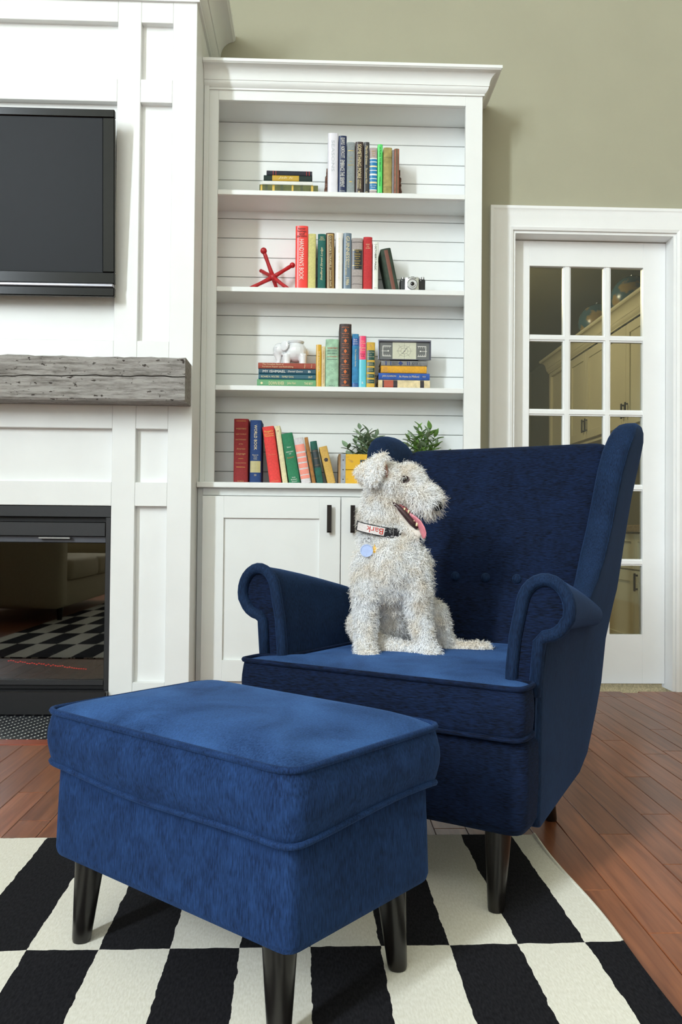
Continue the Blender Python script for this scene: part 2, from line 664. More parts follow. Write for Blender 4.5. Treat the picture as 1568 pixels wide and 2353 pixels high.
dk = empty('desk_cabinet', (1.80, 4.2, 0), label='cream desk base cabinet with drawers and panelled doors in the study', cat='cabinet')
MB().box(.02, .55, 0, 2.6, .02, .71).build('carcass', CREAM, dk)
for i in range(5):
    y0 = .02 + i * .5
    dr_ = shaker(dk, 0, y0 + .003, y0 + .497, .50, .70, 'drawer', fr_=.045, hy=y0 + .25, hz=.6, vert=False)
    shaker(dk, 0, y0 + .003, y0 + .497, .06, .49, hy=y0 + .45, hz=.43)
tp = MB().box(-.03, .552, -.02, 2.62, .71, .75, .008, 2).build('worktop', mat('tan_worktop', (150, 128, 92), 0.25, var=0.15, scale=60), dk)
mo = empty('monitor', (2.05, 4.72, .75), label='dark flat monitor standing on the study desk', cat='monitor')
MB().box(-.02, .02, -.28, .28, .02, .20, .006).build('screen', BLACKG, mo)
MB().box(-.06, .06, -.10, .10, 0, .012, .004).box(-.015, .015, -.03, .03, .012, .05).build('stand', BLACKM, mo)


def globe(y, r, z, label, seed):
    g = empty('globe', (2.10, y, z), label=label, cat='globe', group='globes on the study cabinets')
    m = mat('globe_map_%d' % seed, (52, 92, 108), 0.25, rgb2=(150, 128, 84), scale=5 + seed, lo=.52, hi=.58)
    MB().ell((0, 0, r + .06), (r, r, r), u=28, v=18).build('sphere', m, g, True)
    ring = [(0, math.cos(t) * (r + .012), r + .06 + math.sin(t) * (r + .012)) for t in np.linspace(-PI / 2, PI / 2, 16)]
    MB().tube(ring, .006, 6).build('meridian_arm', STEEL, g, True)
    MB().lathe([(.07, 0), (.07, .012), (.02, .03), (.012, .055), (.012, .065)], n=16).build('base', LEGM, g, True, 40)


globe(4.35, .14, 2.07, 'blue globe nearest the glazed door on the study cabinets', 1)
globe(4.95, .14, 2.07, 'middle blue and tan globe on the study cabinets', 2)
globe(5.55, .14, 2.07, 'third globe from the glazed door on the study cabinets', 3)
globe(6.25, .14, 2.07, 'farthest small looking globe on the study cabinets', 4)

# ================================================================== BUILT-IN BOOKCASE
YB, YS = 3.485, 3.675           # face frame front, shiplap front
BX0, BX1 = -0.414, 0.613        # opening
ZT = 2.481
bk = empty('bookcase', (.135, YB, .895), label='white built-in bookcase with plank back and crown moulding beside the fireplace', cat='bookcase')
QX, QY, QZ = .135, YB, .895


def bb(name, x0, x1, y0, y1, z0, z1, b=.0012, m=SHELF, parent=bk):
    return MB().box(x0 - QX, x1 - QX, y0 - QY, y1 - QY, z0 - QZ, z1 - QZ, b).build(name, m, parent)


Z0 = .896
bb('frame_stile', FXR + .001, BX0, YB, YB + .02, Z0, 2.54)
bb('frame_stile', BX1, .684, YB, YB + .02, Z0, 2.54)
bb('frame_stile', FXR + .0015, FXR + .022, YB - .012, YB, Z0, 2.535)
bb('frame_rail', BX0, BX1, YB, YB + .02, ZT, 2.54)
bb('side_panel', FXR + .001, BX0 - .034, YB + .0205, YW - .002, Z0, 2.53)
bb('side_panel', BX1 + .034, .684, YB + .0205, YW - .002, Z0, 2.53)
bb('top_panel', BX0 - .034, BX1 + .034, YB + .0205, YW - .002, ZT, 2.53)
for z in (2.109, 1.707, 1.299):
    sf_ = bb('shelf', BX0 - .033, BX1 + .033, YB + .0206, YS - .0005, z - .020, z, .0015)
    MB().box(BX0 - QX + .0003, BX1 - QX - .0003, .002, .0206, z - .020 - QZ, z - QZ, .0012).build('shelf_lip', SHELF, sf_)
zl = [.8965] + [.956 + .0847 * i for i in range(19)]
zl[-1] = ZT
for za, zb_ in zip(zl, zl[1:]):
    bb('shiplap_board', BX0 - .033, BX1 + .033, YS, YS + .014, za + .0012, zb_ - .0012, .0018)
bb('back_panel', BX0 - .033, BX1 + .033, YS + .0145, YW - .002, Z0, ZT)
crown([(FXR + .001 - QX, 0, 0, -1), (.684 - QX, 0, 1, -1), (.684 - QX, YW - .001 - YB, 1, 0)], crown_profile(.098, .068), 2.522 - QZ, 'crown_moulding', bk, SHELF)

ct = MB().box(FXR + .001, .70, 3.39, YW - .002, .873, .895, .003, 2).build('countertop', SHELF)
tag(ct, 'white painted countertop ledge between the bookcase and its base cabinet', 'countertop')

bc = empty('base_cabinet', (.11, 3.42, 0), label='white base cabinet with shaker doors and black pulls under the bookcase', cat='cabinet')


def cb(name, x0, x1, y0, y1, z0, z1, b=.0012, m=SHELF, parent=bc):
    return MB().box(x0 - .11, x1 - .11, y0 - 3.42, y1 - 3.42, z0, z1, b).build(name, m, parent)


cb('carcass', FXR + .001, .69, 3.44, YW - .002, .0, .8725)
cb('filler_strip', FXR + .001, -.452, 3.436, 3.44, 0, .8725)
cb('top_rail', -.452, .69, 3.43, 3.44, .843, .8725)
cb('toe_kick', -.452, .69, 3.43, 3.44, 0, .095)


def cab_door(x0, x1, hx):
    dz0, dz1 = .10, .840
    f_ = .085
    d_o = MB()
    y0, y1 = 3.405 - 3.42, 3.428 - 3.42
    a0, a1 = x0 - .11, x1 - .11
    d_o.box(a0, a0 + f_, y0, y1, dz0, dz1, .001).box(a1 - f_, a1, y0, y1, dz0, dz1, .001)
    d_o.box(a0 + f_, a1 - f_, y0, y1, dz0, dz0 + f_, .001).box(a0 + f_, a1 - f_, y0, y1, dz1 - f_ - .003, dz1, .001)
    d_o.box(a0 + f_, a1 - f_, y0 + .011, y1, dz0 + f_, dz1 - f_ - .003)
    d_ = d_o.build('cabinet_door', SHELF, bc)
    h = MB()
    hx -= .11
    h.add([(hx - .009, y0 - .028, .697), (hx + .009, y0 - .028, .697), (hx + .009, y0 - .018, .697), (hx - .009, y0 - .018, .697),
           (hx - .009, y0 - .028, .807), (hx + .009, y0 - .028, .807), (hx + .009, y0 - .018, .807), (hx - .009, y0 - .018, .807),
           (hx - .005, y0 - .034, .703), (hx + .005, y0 - .034, .703), (hx + .005, y0 - .034, .801), (hx - .005, y0 - .034, .801)],
          [(3, 2, 6, 7), (0, 3, 7, 4), (1, 5, 6, 2), (0, 1, 2, 3), (4, 7, 6, 5), (8, 11, 10, 9), (0, 4, 11, 8), (1, 9, 10, 5), (0, 8, 9, 1), (4, 5, 10, 11)])
    h.box(hx - .006, hx + .006, y0 - .018, y0, .703, .715).box(hx - .006, hx + .006, y0 - .018, y0, .789, .801)
    h.build('handle', mat('oil_rubbed_bronze', (38, 32, 28), 0.35, 0.6, var=0.15, scale=80), d_)


cab_door(-.449, .1035, .058)
cab_door(.1065, .66, .152)

# ================================================================== TELEVISION
TVB = mat('black_tv_bezel', (9, 9, 10), .22, var=.1, spec=.2)
tv = empty('television', (-1.345, 3.20, 1.925), (math.radians(3.4), 0, 0), 'black flat television mounted on the white panelling above the mantel', 'television')
TW, TH = .583, .346
bz = MB()
for (x0, x1, z0, z1) in ((-TW, TW, TH - .030, TH), (-TW, -TW + .045, -TH + .09, TH - .03), (TW - .045, TW, -TH + .09, TH - .03)):
    bz.box(x0, x1, -.022, .0, z0, z1, .003)
bz.build('bezel', TVB, tv)
MB().box(-TW + .045, TW - .045, -.016, -.002, -TH + .09, TH - .03).build('screen', mat('matte_lcd_screen', (22, 25, 30), 0.45, var=0.02, spec=.18), tv)
MB().box(-TW, TW, -.022, 0, -TH + .048, -TH + .0895, .002).build('lower_bezel', TVB, tv)
MB().box(-TW + .004, TW - .004, -.026, 0, -TH + .034, -TH + .0475, .004, 2).build('trim_strip', mat('silver_grey_strip', (150, 150, 158), 0.3, .7, var=.04), tv)
MB().box(-TW, TW, -.024, 0, -TH, -TH + .0335, .003).build('speaker_bar', TVB, tv)
MB().box(-TW + .012, TW - .012, .0005, .045, -TH + .012, TH - .012, .01).build('rear_housing', BLACKM, tv)
MB().box(-.2, .2, .045, .060, -.15, .15).build('wall_bracket', BLACKM, tv)

# ================================================================== MANTEL BEAM
def beam_mat():
    m = bpy.data.materials.new('weathered_grey_timber')
    m.use_nodes = True
    N, L = m.node_tree.nodes, m.node_tree.links
    b = N['Principled BSDF']
    b.inputs['Roughness'].default_value = .85
    tc = N.new('ShaderNodeTexCoord')
    mp = N.new('ShaderNodeMapping')
    mp.inputs['Scale'].default_value = (3, 30, 30)
    L.new(tc.outputs['Object'], mp.inputs[0])
    n1 = N.new('ShaderNodeTexNoise')
    n1.inputs['Scale'].default_value = 3.0
    n1.inputs['Detail'].default_value = 10
    n1.inputs['Roughness'].default_value = .7
    L.new(mp.outputs[0], n1.inputs['Vector'])
    r1 = N.new('ShaderNodeValToRGB')
    e = r1.color_ramp.elements
    e[0].position, e[0].color = .30, (*lin((84, 78, 72)), 1)
    e[1].position, e[1].color = .58, (*lin((164, 160, 156)), 1)
    L.new(n1.outputs[0], r1.inputs[0])
    n2 = N.new('ShaderNodeTexNoise')
    n2.inputs['Scale'].default_value = 90
    n2.inputs['Detail'].default_value = 4
    mp2 = N.new('ShaderNodeMapping')
    mp2.inputs['Scale'].default_value = (.55, 1, 1)
    L.new(tc.outputs['Object'], mp2.inputs[0])
    L.new(mp2.outputs[0], n2.inputs['Vector'])
    r2 = N.new('ShaderNodeValToRGB')
    r2.color_ramp.elements[0].position, r2.color_ramp.elements[1].position = .30, .37
    L.new(n2.outputs[0], r2.inputs[0])
    mx = N.new('ShaderNodeMix')
    mx.data_type = 'RGBA'
    L.new(r2.outputs[0], mx.inputs[0])
    mx.inputs[6].default_value = (*lin((52, 44, 38)), 1)
    L.new(r1.outputs[0], mx.inputs[7])
    L.new(mx.outputs[2], b.inputs['Base Color'])
    bp = N.new('ShaderNodeBump')
    bp.inputs['Strength'].default_value = .6
    bp.inputs['Distance'].default_value = .003
    L.new(n1.outputs[0], bp.inputs['Height'])
    L.new(bp.outputs[0], b.inputs['Normal'])
    return m


BEAM = beam_mat()
mn = empty('mantel_beam', (-1.35, 3.185, 1.1725), label='weathered grey timber mantel beam with a long crack over the fireplace', cat='mantel')
bx0, bx1 = FXL - .0 + 1.35, -.480 + 1.35
nseg = 70
ring_a, ring_b = [], []
yf0, yb0 = 3.11 - 3.185, FYF - .001 - 3.185
for i in range(nseg + 1):
    x = bx0 + (bx1 - bx0) * i / nseg
    q = lambda s_: (math.sin(i * s_) * .5 + math.sin(i * s_ * 2.7 + 1) * .5)
    zc = .082 + .010 * math.tanh((i - 40) / 12) + .0025 * q(.7)
    t0 = .0022 * q(.9)
    f0 = yf0 + .0018 * q(1.3)
    gap = .0012 + .0012 * (i / nseg)
    top = .1625 + t0 + (.003 * q(.31) if i < 60 else 0)
    ring_a.append([(x, yb0, .004), (x, f0 + .006, .001 + t0 * .5), (x, f0, .008), (x, f0, zc - gap), (x, f0 + .03, zc - .0005), (x, yb0, zc - .0005)])
    ring_b.append([(x, yb0, zc), (x, f0 + .03, zc), (x, f0 + .0006, zc + gap), (x, f0 + .0006, top - .007), (x, f0 + .008, top), (x, yb0, top)])
MB().loft(ring_a).build('lower_half', BEAM, mn)
MB().loft(ring_b).build('upper_half', BEAM, mn)

# ================================================================== FIREPLACE INSERT
fi = empty('fireplace_insert', (-1.35, FYF, 0), label='black glass fronted fireplace insert set into the white panelling', cat='fireplace')
fx0, fx1 = PX0 + 1.35 + .001, PX1 + 1.35 - .001
FB = mat('charcoal_steel', (38, 38, 40), 0.5, 0.3, var=0.06, scale=120)


def fpb(name, x0, x1, y0, y1, z0, z1, m=FB, b=.0015):
    return MB().box(x0, x1, y0, y1, z0, z1, b).build(name, m, fi)


fpb('top_panel', fx0, fx1, .004, .03, .748, .7905)
fpb('air_slot', fx0 + .02, fx1 - .02, .03, .06, .728, .748, BLACKM)
fpb('hood_panel', fx0 + .02, fx1 - .02, .0, .03, .675, .7275)
fpb('side_frame', fx0, fx0 + .0195, .004, .06, .0, .7475)
fpb('side_frame', fx1 - .0195, fx1, .004, .06, .0, .7475)
fpb('inner_ledge', fx0 + .02, fx1 - .02, .022, .05, .650, .6745, mat('grey_steel_ledge', (74, 76, 84), 0.4, .3, var=.05))
fpb('lower_rail', fx0 + .02, fx1 - .02, .004, .03, .108, .128)
fpb('lower_slot', fx0 + .02, fx1 - .02, .012, .03, .092, .1075, BLACKM)
fpb('base_panel', fx0 + .0, fx1 - .0, -.035, .03, .002, .0915, mat('satin_black_panel', (22, 22, 25), 0.35, .2, var=.08), .004)
fpb('glass_door', fx0 + .02, .0 - .002, .018, .022, .1285, .6495, FIREGLASS, .0005)
fpb('glass_door', .002, fx1 - .02, .018, .022, .1285, .6495, FIREGLASS, .0005)
fpb('glass_handle', .30, .42, -.004, .017, .664, .671, STEEL)
sh = MB()
sh.box(fx0 + .02, fx1 - .02, .36, .37, .09, .7).box(fx0 + .01, fx0 + .02, .03, .37, .09, .7).box(fx1 - .02, fx1 - .01, .03, .37, .09, .7)
sh.box(fx0 + .02, fx1 - .02, .03, .37, .08, .09).box(fx0 + .02, fx1 - .02, .06, .37, .7, .71)
sh.build('firebox', mat('sooty_firebox', (30, 27, 24), .9, var=.3, scale=14), fi)
LOG = mat('charred_log', (50, 42, 36), .95, var=.5, scale=18, bump=.8, bscale=40)
for (xa, ya, za, xb, yb, zb2, r_) in ((-.42, .16, .15, .30, .20, .16, .045), (-.1, .24, .19, .47, .17, .15, .04), (-.3, .26, .22, .22, .14, .23, .035)):
    n_ = 9
    pts = [(xa + (xb - xa) * i / n_, ya + (yb - ya) * i / n_, za + (zb2 - za) * i / n_ + random.uniform(-.006, .006)) for i in range(n_ + 1)]
    MB().tube(pts, [r_ * random.uniform(.85, 1.1) for _ in pts], 9).build('log', LOG, fi, True)
em = MB()
for i in range(34):
    t = i / 33
    x, y, z = .16 + .30 * t, .10, .185 - .03 * t
    em.ell((x, y, z + random.uniform(-.003, .003)), (.004, .004, .0022), u=6, v=4)
for i in range(7):
    em.ell((.07 + random.uniform(-.03, .03), .10, .14 + random.uniform(-.01, .01)), (.006, .004, .005), u=6, v=4)
tag(em.build('embers', mat('glowing_ember', (255, 60, 30), .6, emit=((255, 50, 30), 2.5)), fi), kind='stuff')

# ================================================================== BOOKS
GOLD = mat('gilt_lettering', (204, 172, 84), .35, .55, var=.1)
INK = {'white': mat('white_lettering', (240, 238, 230), .5, var=.01), 'black': mat('black_lettering', (26, 22, 22), .6, var=.01), 'gold': GOLD,
       'cream': mat('cream_lettering', (232, 216, 168), .5, var=.02), 'tan': mat('tan_lettering', (200, 150, 96), .5, var=.02),
       'orange': mat('orange_gilt', (206, 106, 50), .4, .2, var=.05), 'red': mat('red_lettering', (190, 52, 40), .5, var=.02), 'blue': mat('blue_lettering', (40, 60, 120), .5, var=.02),
       'grey': mat('pale_grey_lettering', (196, 200, 204), .5, var=.02), 'navy': mat('navy_lettering', (30, 40, 66), .5, var=.02), 'green': mat('dark_green_lettering', (24, 80, 56), .5, var=.02)}
PAGES = mat('paper_pages', (226, 214, 184), .8, var=.08, scale=160, stretch=(8, .2, .2))
AX_H = lambda x, y, z: Matrix(((1, 0, 0, x), (0, 0, -1, y), (0, 1, 0, z), (0, 0, 0, 1)))
AX_V = lambda x, y, z: Matrix(((0, 1, 0, x), (0, 0, -1, y), (-1, 0, 0, z), (0, 0, 0, 1)))   # reads downwards
AX_U = lambda x, y, z: Matrix(((0, -1, 0, x), (0, 0, -1, y), (1, 0, 0, z), (0, 0, 0, 1)))   # reads upwards


def cloth(rgb, kind):
    nm = 'book_%s_%d_%d_%d' % (kind, *rgb)
    if kind == 'gloss':
        return mat(nm, rgb, .3, var=.04, scale=30)
    if kind == 'worn':
        return mat(nm, rgb, .8, var=.22, scale=45, bump=.3, bscale=260)
    if kind == 'leather':
        return mat(nm, rgb, .4, var=.35, scale=120, bump=1.0, bscale=260)
    return mat(nm, rgb, .75, var=.09, scale=140, bump=.25, bscale=500)


def book(label, w_, h, loc, rgb, kind='cloth', depth=.13, rot=(0, 0, 0), bands=(), text=(), group=None, flat=False, spine=.35):
    """a closed book standing at loc (middle of its spine foot), spine towards -Y; w_ thick, h tall"""
    o = empty('book', loc, rot, label, 'book', group)
    m = cloth(rgb, kind)
    x = w_ / 2
    t = min(.0028, w_ * .14)
    bul = min(.007, w_ * .16) * (spine / .35)
    arc_o = [(-x * math.cos(a_), -bul * math.sin(a_)) for a_ in np.linspace(0, PI, 9)]
    arc_i = [((x - t) * math.cos(a_), -(bul - t * .6) * math.sin(a_) + t * .6) for a_ in np.linspace(0, PI, 9)]
    prof = [(-x, depth)] + arc_o + [(x, depth), (x - t, depth)] + arc_i + [(-x + t, depth)]
    rings = []
    for (z, ins) in ((0, .0008), (.0009, 0), (h - .0009, 0), (h, .0008)):
        rings.append([(px * (1 - ins / x), py + (ins if py < 0 else 0), z) for px, py in prof])
    n_ = len(prof)
    cov = MB().loft(rings, True, False, False)
    for i in range(n_ // 2 - 1):
        a_, b2, c2, d2 = i, i + 1, n_ - 2 - i, n_ - 1 - i
        cov.f += [(a_, b2, c2, d2), (d2 + 3 * n_, c2 + 3 * n_, b2 + 3 * n_, a_ + 3 * n_)]
    cov.build('cover', m, o, True, 40)
    MB().box(-x + t, x - t, .002, depth - .004, .003, h - .003).build('page_block', PAGES, o)

    def sy(px):   # spine surface depth
        return -bul * math.sqrt(max(0, 1 - (px / x) ** 2)) - .0004

    for bd in bands:
        f0, f1, col = bd[:3]
        mm = INK[col] if isinstance(col, str) else cloth(col, 'gloss')
        hx = x * (bd[3] if len(bd) > 3 else .985)
        zs = (h * (1 - f1), h * (1 - f0))
        pts = [px for px in np.linspace(-hx, hx, 9)]
        vs = [(px, sy(px), z) for z in zs for px in pts]
        MB().add(vs, [(i, i + 1, i + 10, i + 9) for i in range(8)]).build('spine_band', mm, o, True)
    for tx in text:
        mode, body, f, size, col = tx[:5]
        sh_ = tx[5] if len(tx) > 5 else 0
        off = tx[6] if len(tx) > 6 else 0
        if mode == 'h':      # size = share of the spine width
            hh_ = None
            lettering(body, o, INK[col], AX_H(off * x, -bul - .0011, h * (1 - f)), wid=w_ * size, hei=hh_, shear=sh_)
        else:                # f = (f0, f1), size = share of the spine width as letter height
            L_ = h * (f[1] - f[0])
            ax = AX_V if mode == 'v' else AX_U
            lettering(body, o, INK[col], ax(off * x, -bul - .0011, h * (1 - (f[0] + f[1]) / 2)), wid=L_, hei=w_ * size, shear=sh_)
    return o


def stand(label, x0, x1, zt, zb, rgb, y=3.53, tx=None, **kw):
    """standing book between x0 and x1; tx gives the shift of its top for a leaning one"""
    h = zt - zb
    if tx:
        ang = math.atan2(tx, h)
        L_ = (h - abs(x1 - x0) * math.sin(abs(ang))) / math.cos(ang)
        wd = (x1 - x0) * math.cos(ang)
        # the lower corner on the leaning side rests on the shelf
        cx = x0 if ang < 0 else x1
        px = cx + (wd / 2) * math.cos(ang) * (1 if ang < 0 else -1)
        pz = zb + (wd / 2) * math.sin(abs(ang))
        return book(label, wd, L_, (px, y, pz), rgb, rot=(0, ang, 0), **kw)
    return book(label, x1 - x0, h, ((x0 + x1) / 2, y, zb), rgb, **kw)


def lay(label, x0, x1, z0, z1, rgb, y=3.53, **kw):
    """book lying flat, spine to the front, head of the spine at the left"""
    return book(label, z1 - z0, x1 - x0, (x1, y, (z0 + z1) / 2), rgb, rot=(0, -PI / 2, 0), **kw)


S1, S2, S3, S4 = 2.1092, 1.7072, 1.2992, .8952
G1, G2, G3, G4 = 'books on the top shelf', 'books on the second shelf', 'books on the third shelf', 'books on the countertop'
stand('tall white book at the left end of the top shelf row', .040, .083, 2.373, S1, (228, 226, 234), kind='gloss', group=G1, text=[('v', 'SEASONS', (.12, .62), .3, 'grey')])
stand('navy book with tall white lettering on the top shelf', .0845, .1185, 2.363, S1, (22, 38, 78), kind='gloss', group=G1,
      text=[('v', 'QUAYLE · NORTHCOTT', (.035, .38), .5, 'white'), ('v', 'EMBRACE THE SERPENT', (.41, .86), .5, 'white'), ('h', 'CROWN', .925, .6, 'white')])
stand('plain grey book with gilt lines on the top shelf', .120, .154, 2.336, S1, (142, 150, 150), group=G1,
      bands=[(.155, .165, 'gold', .7), (.73, .745, 'gold', .35)], text=[('h', 'THE', .29, .3, 'gold'), ('h', 'LAW', .36, .35, 'gold'), ('h', 'BEASTS', .43, .7, 'gold')])
stand('dark brown book with large gold lettering on the top shelf', .156, .1895, 2.339, S1, (64, 50, 48), kind='gloss', group=G1,
      text=[('v', 'SOMETHING MORE', (.05, .68), .46, 'cream'), ('v', 'CATHERINE', (.70, .87), .2, 'cream', 0, .25), ('v', 'MARSHALL', (.70, .87), .2, 'cream', 0, -.3), ('h', '&', .945, .4, 'cream')])
stand('slim charcoal book with gold script on the top shelf', .1915, .2145, 2.339, S1, (58, 58, 60), kind='gloss', group=G1,
      text=[('v', 'Martha Grimes', (.07, .42), .42, 'cream', .2), ('v', 'The Lamorna Wink', (.48, .77), .34, 'cream', .2), ('h', 'G', .945, .5, 'cream')])
stand('pale book with blue and white banded spine on the top shelf', .216, .2475, 2.315, S1, (176, 162, 160), group=G1,
      bands=[(.215, .235, 'white'), (.235, .285, (28, 122, 176)), (.285, .30, 'white'), (.30, .37, (28, 122, 176)), (.37, .40, 'cream'), (.40, .46, (28, 122, 176)), (.46, .475, 'white'), (.475, .535, (28, 122, 176)), (.535, .57, 'white'),
             (.57, .63, (28, 122, 176)), (.63, .645, 'white'), (.645, .70, (28, 122, 176)), (.70, .735, 'cream'), (.735, .86, (28, 122, 176)), (.86, .88, 'white')],
      text=[('h', 'GREAT', .075, .6, 'gold'), ('h', 'TALES', .12, .5, 'gold'), ('h', 'VOL I', .165, .5, 'gold'), ('h', 'AND OTHERS', .78, .8, 'white'), ('h', 'TALES', .82, .5, 'white')])
stand('bright green slim book on the top shelf', .2495, .2705, 2.331, S1, (88, 214, 106), kind='gloss', group=G1,
      text=[('v', 'A PLACE TO BELONG', (.06, .53), .36, 'green'), ('v', 'Williams', (.62, .80), .3, 'green'), ('v', 'EBM', (.92, .98), .25, 'green')])
stand('worn olive tan book on the top shelf', .274, .310, 2.317, S1, (160, 148, 90), kind='worn', group=G1, bands=[(.20, .21, (120, 108, 62)), (.80, .81, (120, 108, 62))])
stand('very thin grey pamphlet between the olive and pinkish books', .3112, .3188, 2.310, S1, (138, 136, 138), group=G1)
stand('faded pinkish brown book with torn head at the right end of the top shelf row', .3195, .3405, 2.314, S1, (146, 96, 78), kind='worn', group=G1, bands=[(.0, .985, (98, 90, 66), .25)])
# horizontal stack on the top shelf
zs = S1
lay('mottled green and gold book at the foot of the top shelf stack', -.245, .0, zs, zs + .0225 * 1.0 + .019, (96, 100, 62), kind='worn', group=G1,
    bands=[(.02, .05, 'gold'), (.10, .14, (70, 78, 52)), (.22, .26, 'gold'), (.36, .40, (70, 78, 52)), (.55, .58, 'gold'), (.70, .74, (70, 78, 52)), (.88, .92, 'gold')])
zs += .0417
lay('thin white book in the top shelf stack', -.235, -.022, zs, zs + .0155, (226, 226, 220), kind='gloss', group=G1)
zs += .0157
lay('dark green book with a yellow spine panel in the top shelf stack', -.228, -.028, zs, zs + .0235, (24, 44, 40), group=G1, bands=[(.18, .74, (196, 158, 48))], text=[('v', 'Jab It', (.30, .62), .5, 'cream', .3)])
zs += .0237
lay('dark navy book lying on top of the top shelf stack', -.216, -.025, zs, zs + .0195, (34, 36, 48), group=G1, bands=[(.14, .15, 'red'), (.20, .21, 'red'), (.87, .88, 'red'), (.93, .94, 'red')])


def bookend(x, sgn, label):
    o = empty('bookend', (x, 3.545, S1), label=label, cat='bookend', group='carved bookends')
    m = mat('carved_dark_wood', (92, 56, 38), .5, var=.4, scale=70, bump=.8, bscale=160)
    base = MB().box(-.006 if sgn > 0 else -.006, .006, 0, .10, 0, .004)
    rings = []
    for i in range(14):
        t = i / 13
        z = .004 + .121 * t
        wx = (.012 if t < .32 else (.0095 if t < .72 else .005)) * (1 + .15 * math.sin(i * 2.4))
        dy = .07 * (1 - .5 * t)
        a_, b2 = (0, wx) if sgn > 0 else (-wx, 0)
        rings.append([(a_, .01, z), (b2, .01 + .004 * math.sin(i * 1.9), z), (b2, .01 + dy, z), (a_, .01 + dy, z)])
    base.build('foot', m, o)
    MB().loft(rings).build('carved_figure', m, o)


bookend(.0395, -1, 'carved dark wood bookend left of the tall white book')
bookend(.3425, 1, 'carved dark wood bookend at the right end of the top shelf row')

stand('tall bright red book with bold white lettering on the second shelf', -.0915, -.0395, 1.978, S2, (240, 66, 60), kind='gloss', group=G2,
      text=[('h', 'better', .045, .62, 'black'), ('h', 'homes', .085, .7, 'black'), ('h', 'and', .125, .4, 'black'), ('h', 'gardens', .165, .8, 'black'), ('v', "HANDYMAN'S BOOK", (.21, .84), .36, 'white')])
stand('pale yellow green book next to the red one on the second shelf', -.0385, -.006, 1.946, S2, (206, 200, 130), group=G2)
stand('dark teal book with slanted script on the second shelf', .002, .0355, 1.946, S2, (28, 96, 88), group=G2,
      text=[('u', 'Stedford Street Lodge', (.24, .82), .34, 'cream', .35), ('h', 'FIRST', .06, .4, 'cream'), ('h', 'ALBUM', .085, .5, 'cream'), ('h', 'AMERICAN', .11, .75, 'cream')])
stand('brown book with gold framed spine on the second shelf', .039, .0742, 1.951, S2, (92, 64, 40), group=G2, tx=-.003,
      bands=[(.02, .975, (188, 156, 92), .72), (.045, .955, (92, 64, 40), .5)], text=[('v', "GULLIVER'S TRAVELS", (.06, .60), .26, 'cream'), ('v', 'Jonathan Swift', (.64, .93), .26, 'cream', .2)])
stand('plain white book on the second shelf between brown and grey blue', .0765, .106, 1.953, S2, (238, 234, 228), kind='gloss', group=G2, text=[('v', 'Living Treasury', (.1, .8), .2, 'cream')])
stand('grey blue book with tall pale lettering on the second shelf', .1085, .1425, 1.952, S2, (108, 126, 142), kind='gloss', group=G2,
      text=[('v', 'GUINNESS', (.06, .48), .44, 'cream', 0, .1), ('v', 'BOOK OF', (.48, .60), .2, 'cream', 0, .3), ('v', 'WORLD RECORDS', (.48, .73), .2, 'cream', 0, -.3), ('v', '1986', (.77, .90), .4, 'cream', 0, .1)])
stand('light grey book with a black title label on the second shelf', .144, .1905, 1.931, S2, (168, 158, 154), group=G2,
      bands=[(.075, .085, 'black'), (.215, .59, (34, 38, 46), .88), (.225, .232, 'gold', .8), (.515, .522, 'gold', .8), (.715, .722, 'black'), (.865, .872, 'black')],
      text=[('h', 'THE', .26, .25, 'gold'), ('h', 'PARADISE', .305, .6, 'gold'), ('h', 'WRITES', .35, .5, 'gold'), ('h', 'WITH', .39, .3, 'gold'), ('h', 'ANCIENT', .435, .6, 'gold'), ('h', 'INDIA', .48, .4, 'gold'), ('h', '★ ★', .555, .25, 'gold')])
stand('plain red book with small gilt title on the second shelf', .193, .230, 1.937, S2, (190, 48, 52), group=G2,
      text=[('h', 'KING', .14, .4, 'cream'), ('h', 'AND', .175, .3, 'cream'), ('h', 'QUEEN', .21, .5, 'cream')])
stand('slim white book with black lettering on the second shelf', .2325, .256, 1.917, S2, (232, 236, 226), kind='gloss', group=G2, bands=[(.045, .05, 'black', .6), (.925, .93, 'black', .6)], text=[('v', "OCTOBER'S MAGIC", (.075, .57), .36, 'black')])
stand('dark green book with reddish spine leaning beside the vintage camera on the second shelf', .302, .347, 1.896, S2, (52, 66, 54), tx=-.040, kind='worn', group=G2, bands=[(.04, .98, (118, 72, 60), .35)], y=3.535)

# third shelf, left stack
zs = S3
lay('light green book at the foot of the left stack under the elephant', -.246, .0, zs, zs + .0335, (98, 158, 110), kind='gloss', group=G3,
    text=[('v', 'DOWN RIVER', (.20, .46), .42, 'cream'), ('v', 'John Hart', (.51, .66), .38, 'cream'), ('v', 'THE BEST', (.80, .95), .3, 'cream'), ('h', '•', .08, .3, 'cream')])
zs += .0337
lay('slim teal book with pale lettering in the left stack, second from below', -.240, -.001, zs, zs + .0215, (36, 92, 108), kind='gloss', group=G3,
    text=[('v', 'RICHARD A. WOLTERS', (.045, .36), .36, 'cream'), ('v', 'FAMILY DOG', (.41, .61), .36, 'cream'), ('v', 'DUT', (.87, .94), .4, 'cream')])
zs += .0217
lay('dark teal book with large white title in the left stack', -.240, -.001, zs, zs + .0225, (26, 76, 96), kind='gloss', group=G3,
    text=[('v', 'MY ISHMAEL', (.075, .47), .46, 'white'), ('v', 'Daniel Quinn', (.51, .77), .38, 'white', .3), ('v', 'B', (.865, .91), .4, 'white')])
zs += .0227
